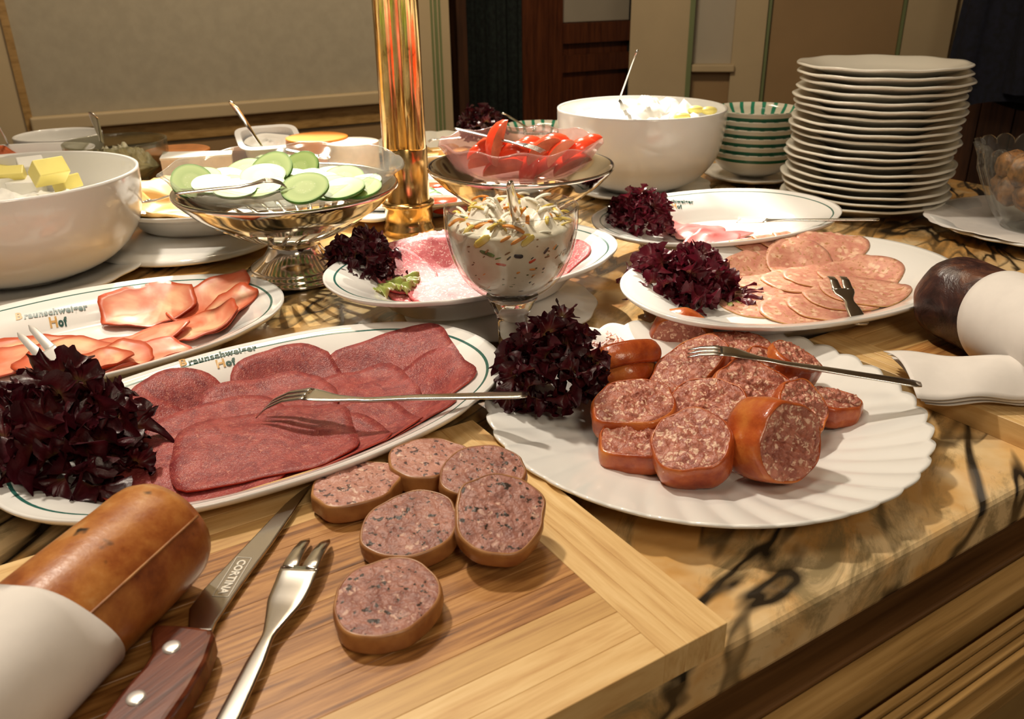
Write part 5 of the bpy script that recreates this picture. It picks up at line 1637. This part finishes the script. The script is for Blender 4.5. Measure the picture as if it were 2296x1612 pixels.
# slate with cheeses
sp0 = at(620, 372, 0.0)
o = obj('slate_board', box(Vector((sp0.x, sp0.y, TZ)) - UD * .24 - ND * .08, UD * .46, ND * .24, (0, 0, .008)), M['slate'], origin=(sp0.x, sp0.y, TZ), smooth=False); bevel(o, .002, 2); tag(o, 'dark slate slab carrying the cheeses at the back', 'board')


def cheese(name, label, c, R, H, mt, sx=1.0, rot=0.0, z=.008, bev=.006):
    cc = Vector((c.x, c.y, TZ + z))
    V, F = lathe(smoothprof([(.0005, 0), (R * .9, 0), (R, bev), (R * 1.01, H * .5), (R, H - bev), (R * .9, H), (.0005, H)], 5), 64, cc, mod=lambda a, b, t: (a * (1 + .02 * fbm(math.cos(t), math.sin(t), b * 20, 2)), b))
    o = obj(name, (V, F), M[mt], origin=tuple(cc)); o.scale = (sx, 1, 1); o.rotation_euler = (0, 0, rot); return tag(o, label, 'cheese')


# long brie wedge in front
a = at(362, 372, .05); b = at(520, 362, .05)
bw = thing('brie_wedge', 'long pale brie wedge with white rind behind the cucumber dish', 'cheese', (a.x, a.y, TZ + .008))
v_ = (b - a); v_.z = 0; n_ = Vector((-v_.y, v_.x, 0)).normalized()
obj('cut_paste', prism([(p.x, p.y) for p in (a + n_ * .0, b + n_ * .0, b + n_ * .03, a + n_ * .055)], TZ + .010, TZ + .058), M['cheese_w'], bw, smooth=False)
obj('rind', prism([(p.x, p.y) for p in (a - v_ * .01, b + v_ * .01, b + n_ * .032 + v_ * .01, a + n_ * .058 - v_ * .01)], TZ + .058, TZ + .061), M['quark'], bw, smooth=False)
cheese('amber_cheese', 'amber-rinded cheese half hidden behind the brie wedge', at(400, 348, .05), .050, .052, 'cheese_amber')
cheese('orange_cheese', 'round bright orange cheese beside the white tub', at(712, 326, .055), .050, .062, 'cheese_o')
cheese('white_cheese', 'small round white goat cheese left of the brass pole', at(793, 352, .040), .042, .058, 'cheese_w')
# herb cheese block and tub
a = at(575, 350, .03)
o = obj('herb_cheese', prism([(a.x + x, a.y + y) for x, y in ((-.05, -.005), (.062, -.02), (.070, .03), (-.03, .05))], TZ + .008, TZ + .045), M['cheese_amber'], origin=(a.x, a.y, TZ + .008), smooth=False); bevel(o, .008, 3); tag(o, 'mottled amber cheese block under the white tub', 'cheese')
a = at(600, 340, .05)
o = obj('herb_spread', prism([(a.x + x, a.y + y) for x, y in ((-.01, -.055), (.05, -.05), (.05, -.03), (-.005, -.03))], TZ + .008, TZ + .052), M['herb'], origin=(a.x, a.y, TZ + .008), smooth=False); bevel(o, .006, 3); tag(o, 'herb-coated cheese in front of the white tub', 'cheese')
# plastic tub: tapered box with flange, tipped towards the viewer
tb = thing('spread_tub', 'white plastic tub tipped forward with a spoon in it', 'tub', at(604, 342, .040))


def tubmesh():
    V = []
    def ring(w, d, z, n=32, th=0):
        for k in range(n):
            t_ = 2 * PI * k / n; c2, s2 = math.cos(t_), math.sin(t_)
            V.append((w * math.copysign(abs(c2) ** .45, c2), d * math.copysign(abs(s2) ** .45, s2), z))
    L = [(.038, .024, 0), (.044, .030, .028), (.052, .037, .028), (.052, .037, .030), (.043, .029, .030), (.037, .023, .003), (.001, .001, .003)]
    for w, d, z in L: ring(w, d, z)
    F = [(i * 32 + k, i * 32 + (k + 1) % 32, (i + 1) * 32 + (k + 1) % 32, (i + 1) * 32 + k) for i in range(len(L) - 1) for k in range(32)]
    F.append(tuple(range(32))[::-1])
    return V, F


R3 = Matrix.Translation(Vector(tb['_o'])) @ Matrix.Rotation(UA - .15, 4, 'Z') @ Matrix.Rotation(math.radians(22), 4, 'X')
V, F = tubmesh(); V = [tuple(R3 @ Vector(v)) for v in V]
obj('tub_body', (V, F), M['blue_tin'], tb, smooth=False)
o = obj('soft_cheese', grid(24, 8, lambda u, v: tuple(R3 @ Vector((.040 * v * math.cos(2 * PI * u), .026 * v * math.sin(2 * PI * u), .022 + .006 * fbm(v * 3, u * 4, 0, 2)))), closeu=True), M['quark'], tb)
spoonhandle('serving_spoon', 'pale spoon handle leaning out of the white tub', at(585, 325, .075), at(520, 230, .165), .0035, .0075, (0, -1, .2), mt='silver')
c_ = at(700, 352, .04)
vbowl((c_.x, c_.y), .008, .046, .036, .02, 'small glass dish of amber jelly between the cheeses', 'glass', 'glass_bowl')
mound('amber_jelly', 'amber fruit jelly in the small glass dish', c_, .040, .028, .004, 'jam', 'jelly', .003, 60)
spoonhandle('jelly_spoon', 'dark short spoon lying on the jelly dish', at(715, 350, .050), at(640, 335, .058), .0045, .004, (0, -.3, 1), bowlr=.009)
# right of pole, back
c_ = at(990, 330, .03)
o = obj('fluted_dish', lathe([(.001, .003), (.07, .003), (.10, .018), (.125, .034), (.127, .036), (.122, .037), (.098, .022), (.07, .007), (.001, .007)], 160, (c_.x, c_.y, TZ), mod=lambda a, b, t: (a * (1 + .02 * abs(math.cos(12 * t)) * (a / .12)), b + .002 * (a / .12) * abs(math.cos(12 * t)))), M['cream_china'], origin=(c_.x, c_.y, TZ)); tag(o, 'scalloped cream dish of yellow cheese cubes behind the tomato dish', 'plate')
for k, (px, py, s) in enumerate(((965, 350, .022), (985, 343, .026), (1000, 355, .022), (1030, 340, .022), (950, 335, .020), (1010, 330, .022), (1045, 330, .018))):
    p = at(px, py, .03); e = Matrix.Rotation(.4 * k, 3, 'Z')
    a, b, c2 = e @ Vector((s * 1.3, 0, 0)), e @ Vector((0, s, 0)), Vector((0, 0, s))
    p.z = TZ + .012 + s / 2
    o = obj('cheese_cube', box(p - (a + b + c2) / 2, a, b, c2), M['cheese_y'], origin=tuple(p), smooth=False); bevel(o, .0015, 2)
    tag(o, 'yellow cheese cube, %s from the left in the scalloped dish' % ORD[sorted([965, 985, 1000, 1030, 950, 1010, 1045]).index(px)], 'cheese', 'cheese cubes behind the tomato dish')
fork('serving_fork', 'fork lying across the scalloped cheese cube dish', at(960, 320, .055), at(1035, 308, .06), arch=.004, headw=.007, handw=.003)
c_ = at(1210, 290, .05); 
mm = mat('sauce_bowl_glaze', (0.74, 0.70, 0.58), 0.15); M['sauceglaze'] = mm
vv, ff = lathe([(.03, 0), (.035, 0), (.055, .02), (.066, .042), (.070, .052), (.071, .055), (.069, .0562), (.062, .045), (.05, .02), (.03, .006), (.001, .006)], 120, (c_.x, c_.y, TZ), mod=lambda a, b, t: (a * (1 + .03 * abs(math.cos(8 * t)) * (a / .07) ** 3), b), cap0=True)
fm = []
for j in range(10): fm += [(1 if j in (4, 5) else (2 if j in (6, 7) else 0))] * 120
fm.append(0)
o = obj('sauce_bowl', (vv, ff), [M['sauceglaze'], M['green_band'], M['striped']], origin=(c_.x, c_.y, TZ), fm=fm); tag(o, 'small green-rimmed bowl of brown sauce left of the quark bowl', 'bowl')
mound('brown_sauce', 'brown grainy sauce in the green-rimmed bowl', c_, .052, .036, .006, 'walnut', 'sauce', .004, 60)
spoonhandle('sauce_spoon', 'thin spoon handle rising left from the sauce bowl', at(1180, 284, .06), at(1128, 254, .10), .003, .005, (0, -.4, 1))
p = at(1145, 300, .02)
V, F = grid(16, 10, lambda u, v: (p.x + .05 * (u - .5), p.y + .04 * (v - .5), TZ + .004 + .030 * math.sin(PI * u) * (1 - .4 * v) + .004 * math.sin(5 * u + 3 * v)))
o = obj('paper_napkin', (V, F), M['paper'], origin=(p.x, p.y, TZ)); so = o.modifiers.new('s', 'SOLIDIFY'); so.thickness = .0006; tag(o, 'crumpled pale napkin beside the sauce bowl', 'napkin')

for o in list(bpy.data.objects):
    if '_o' in o: del o['_o']
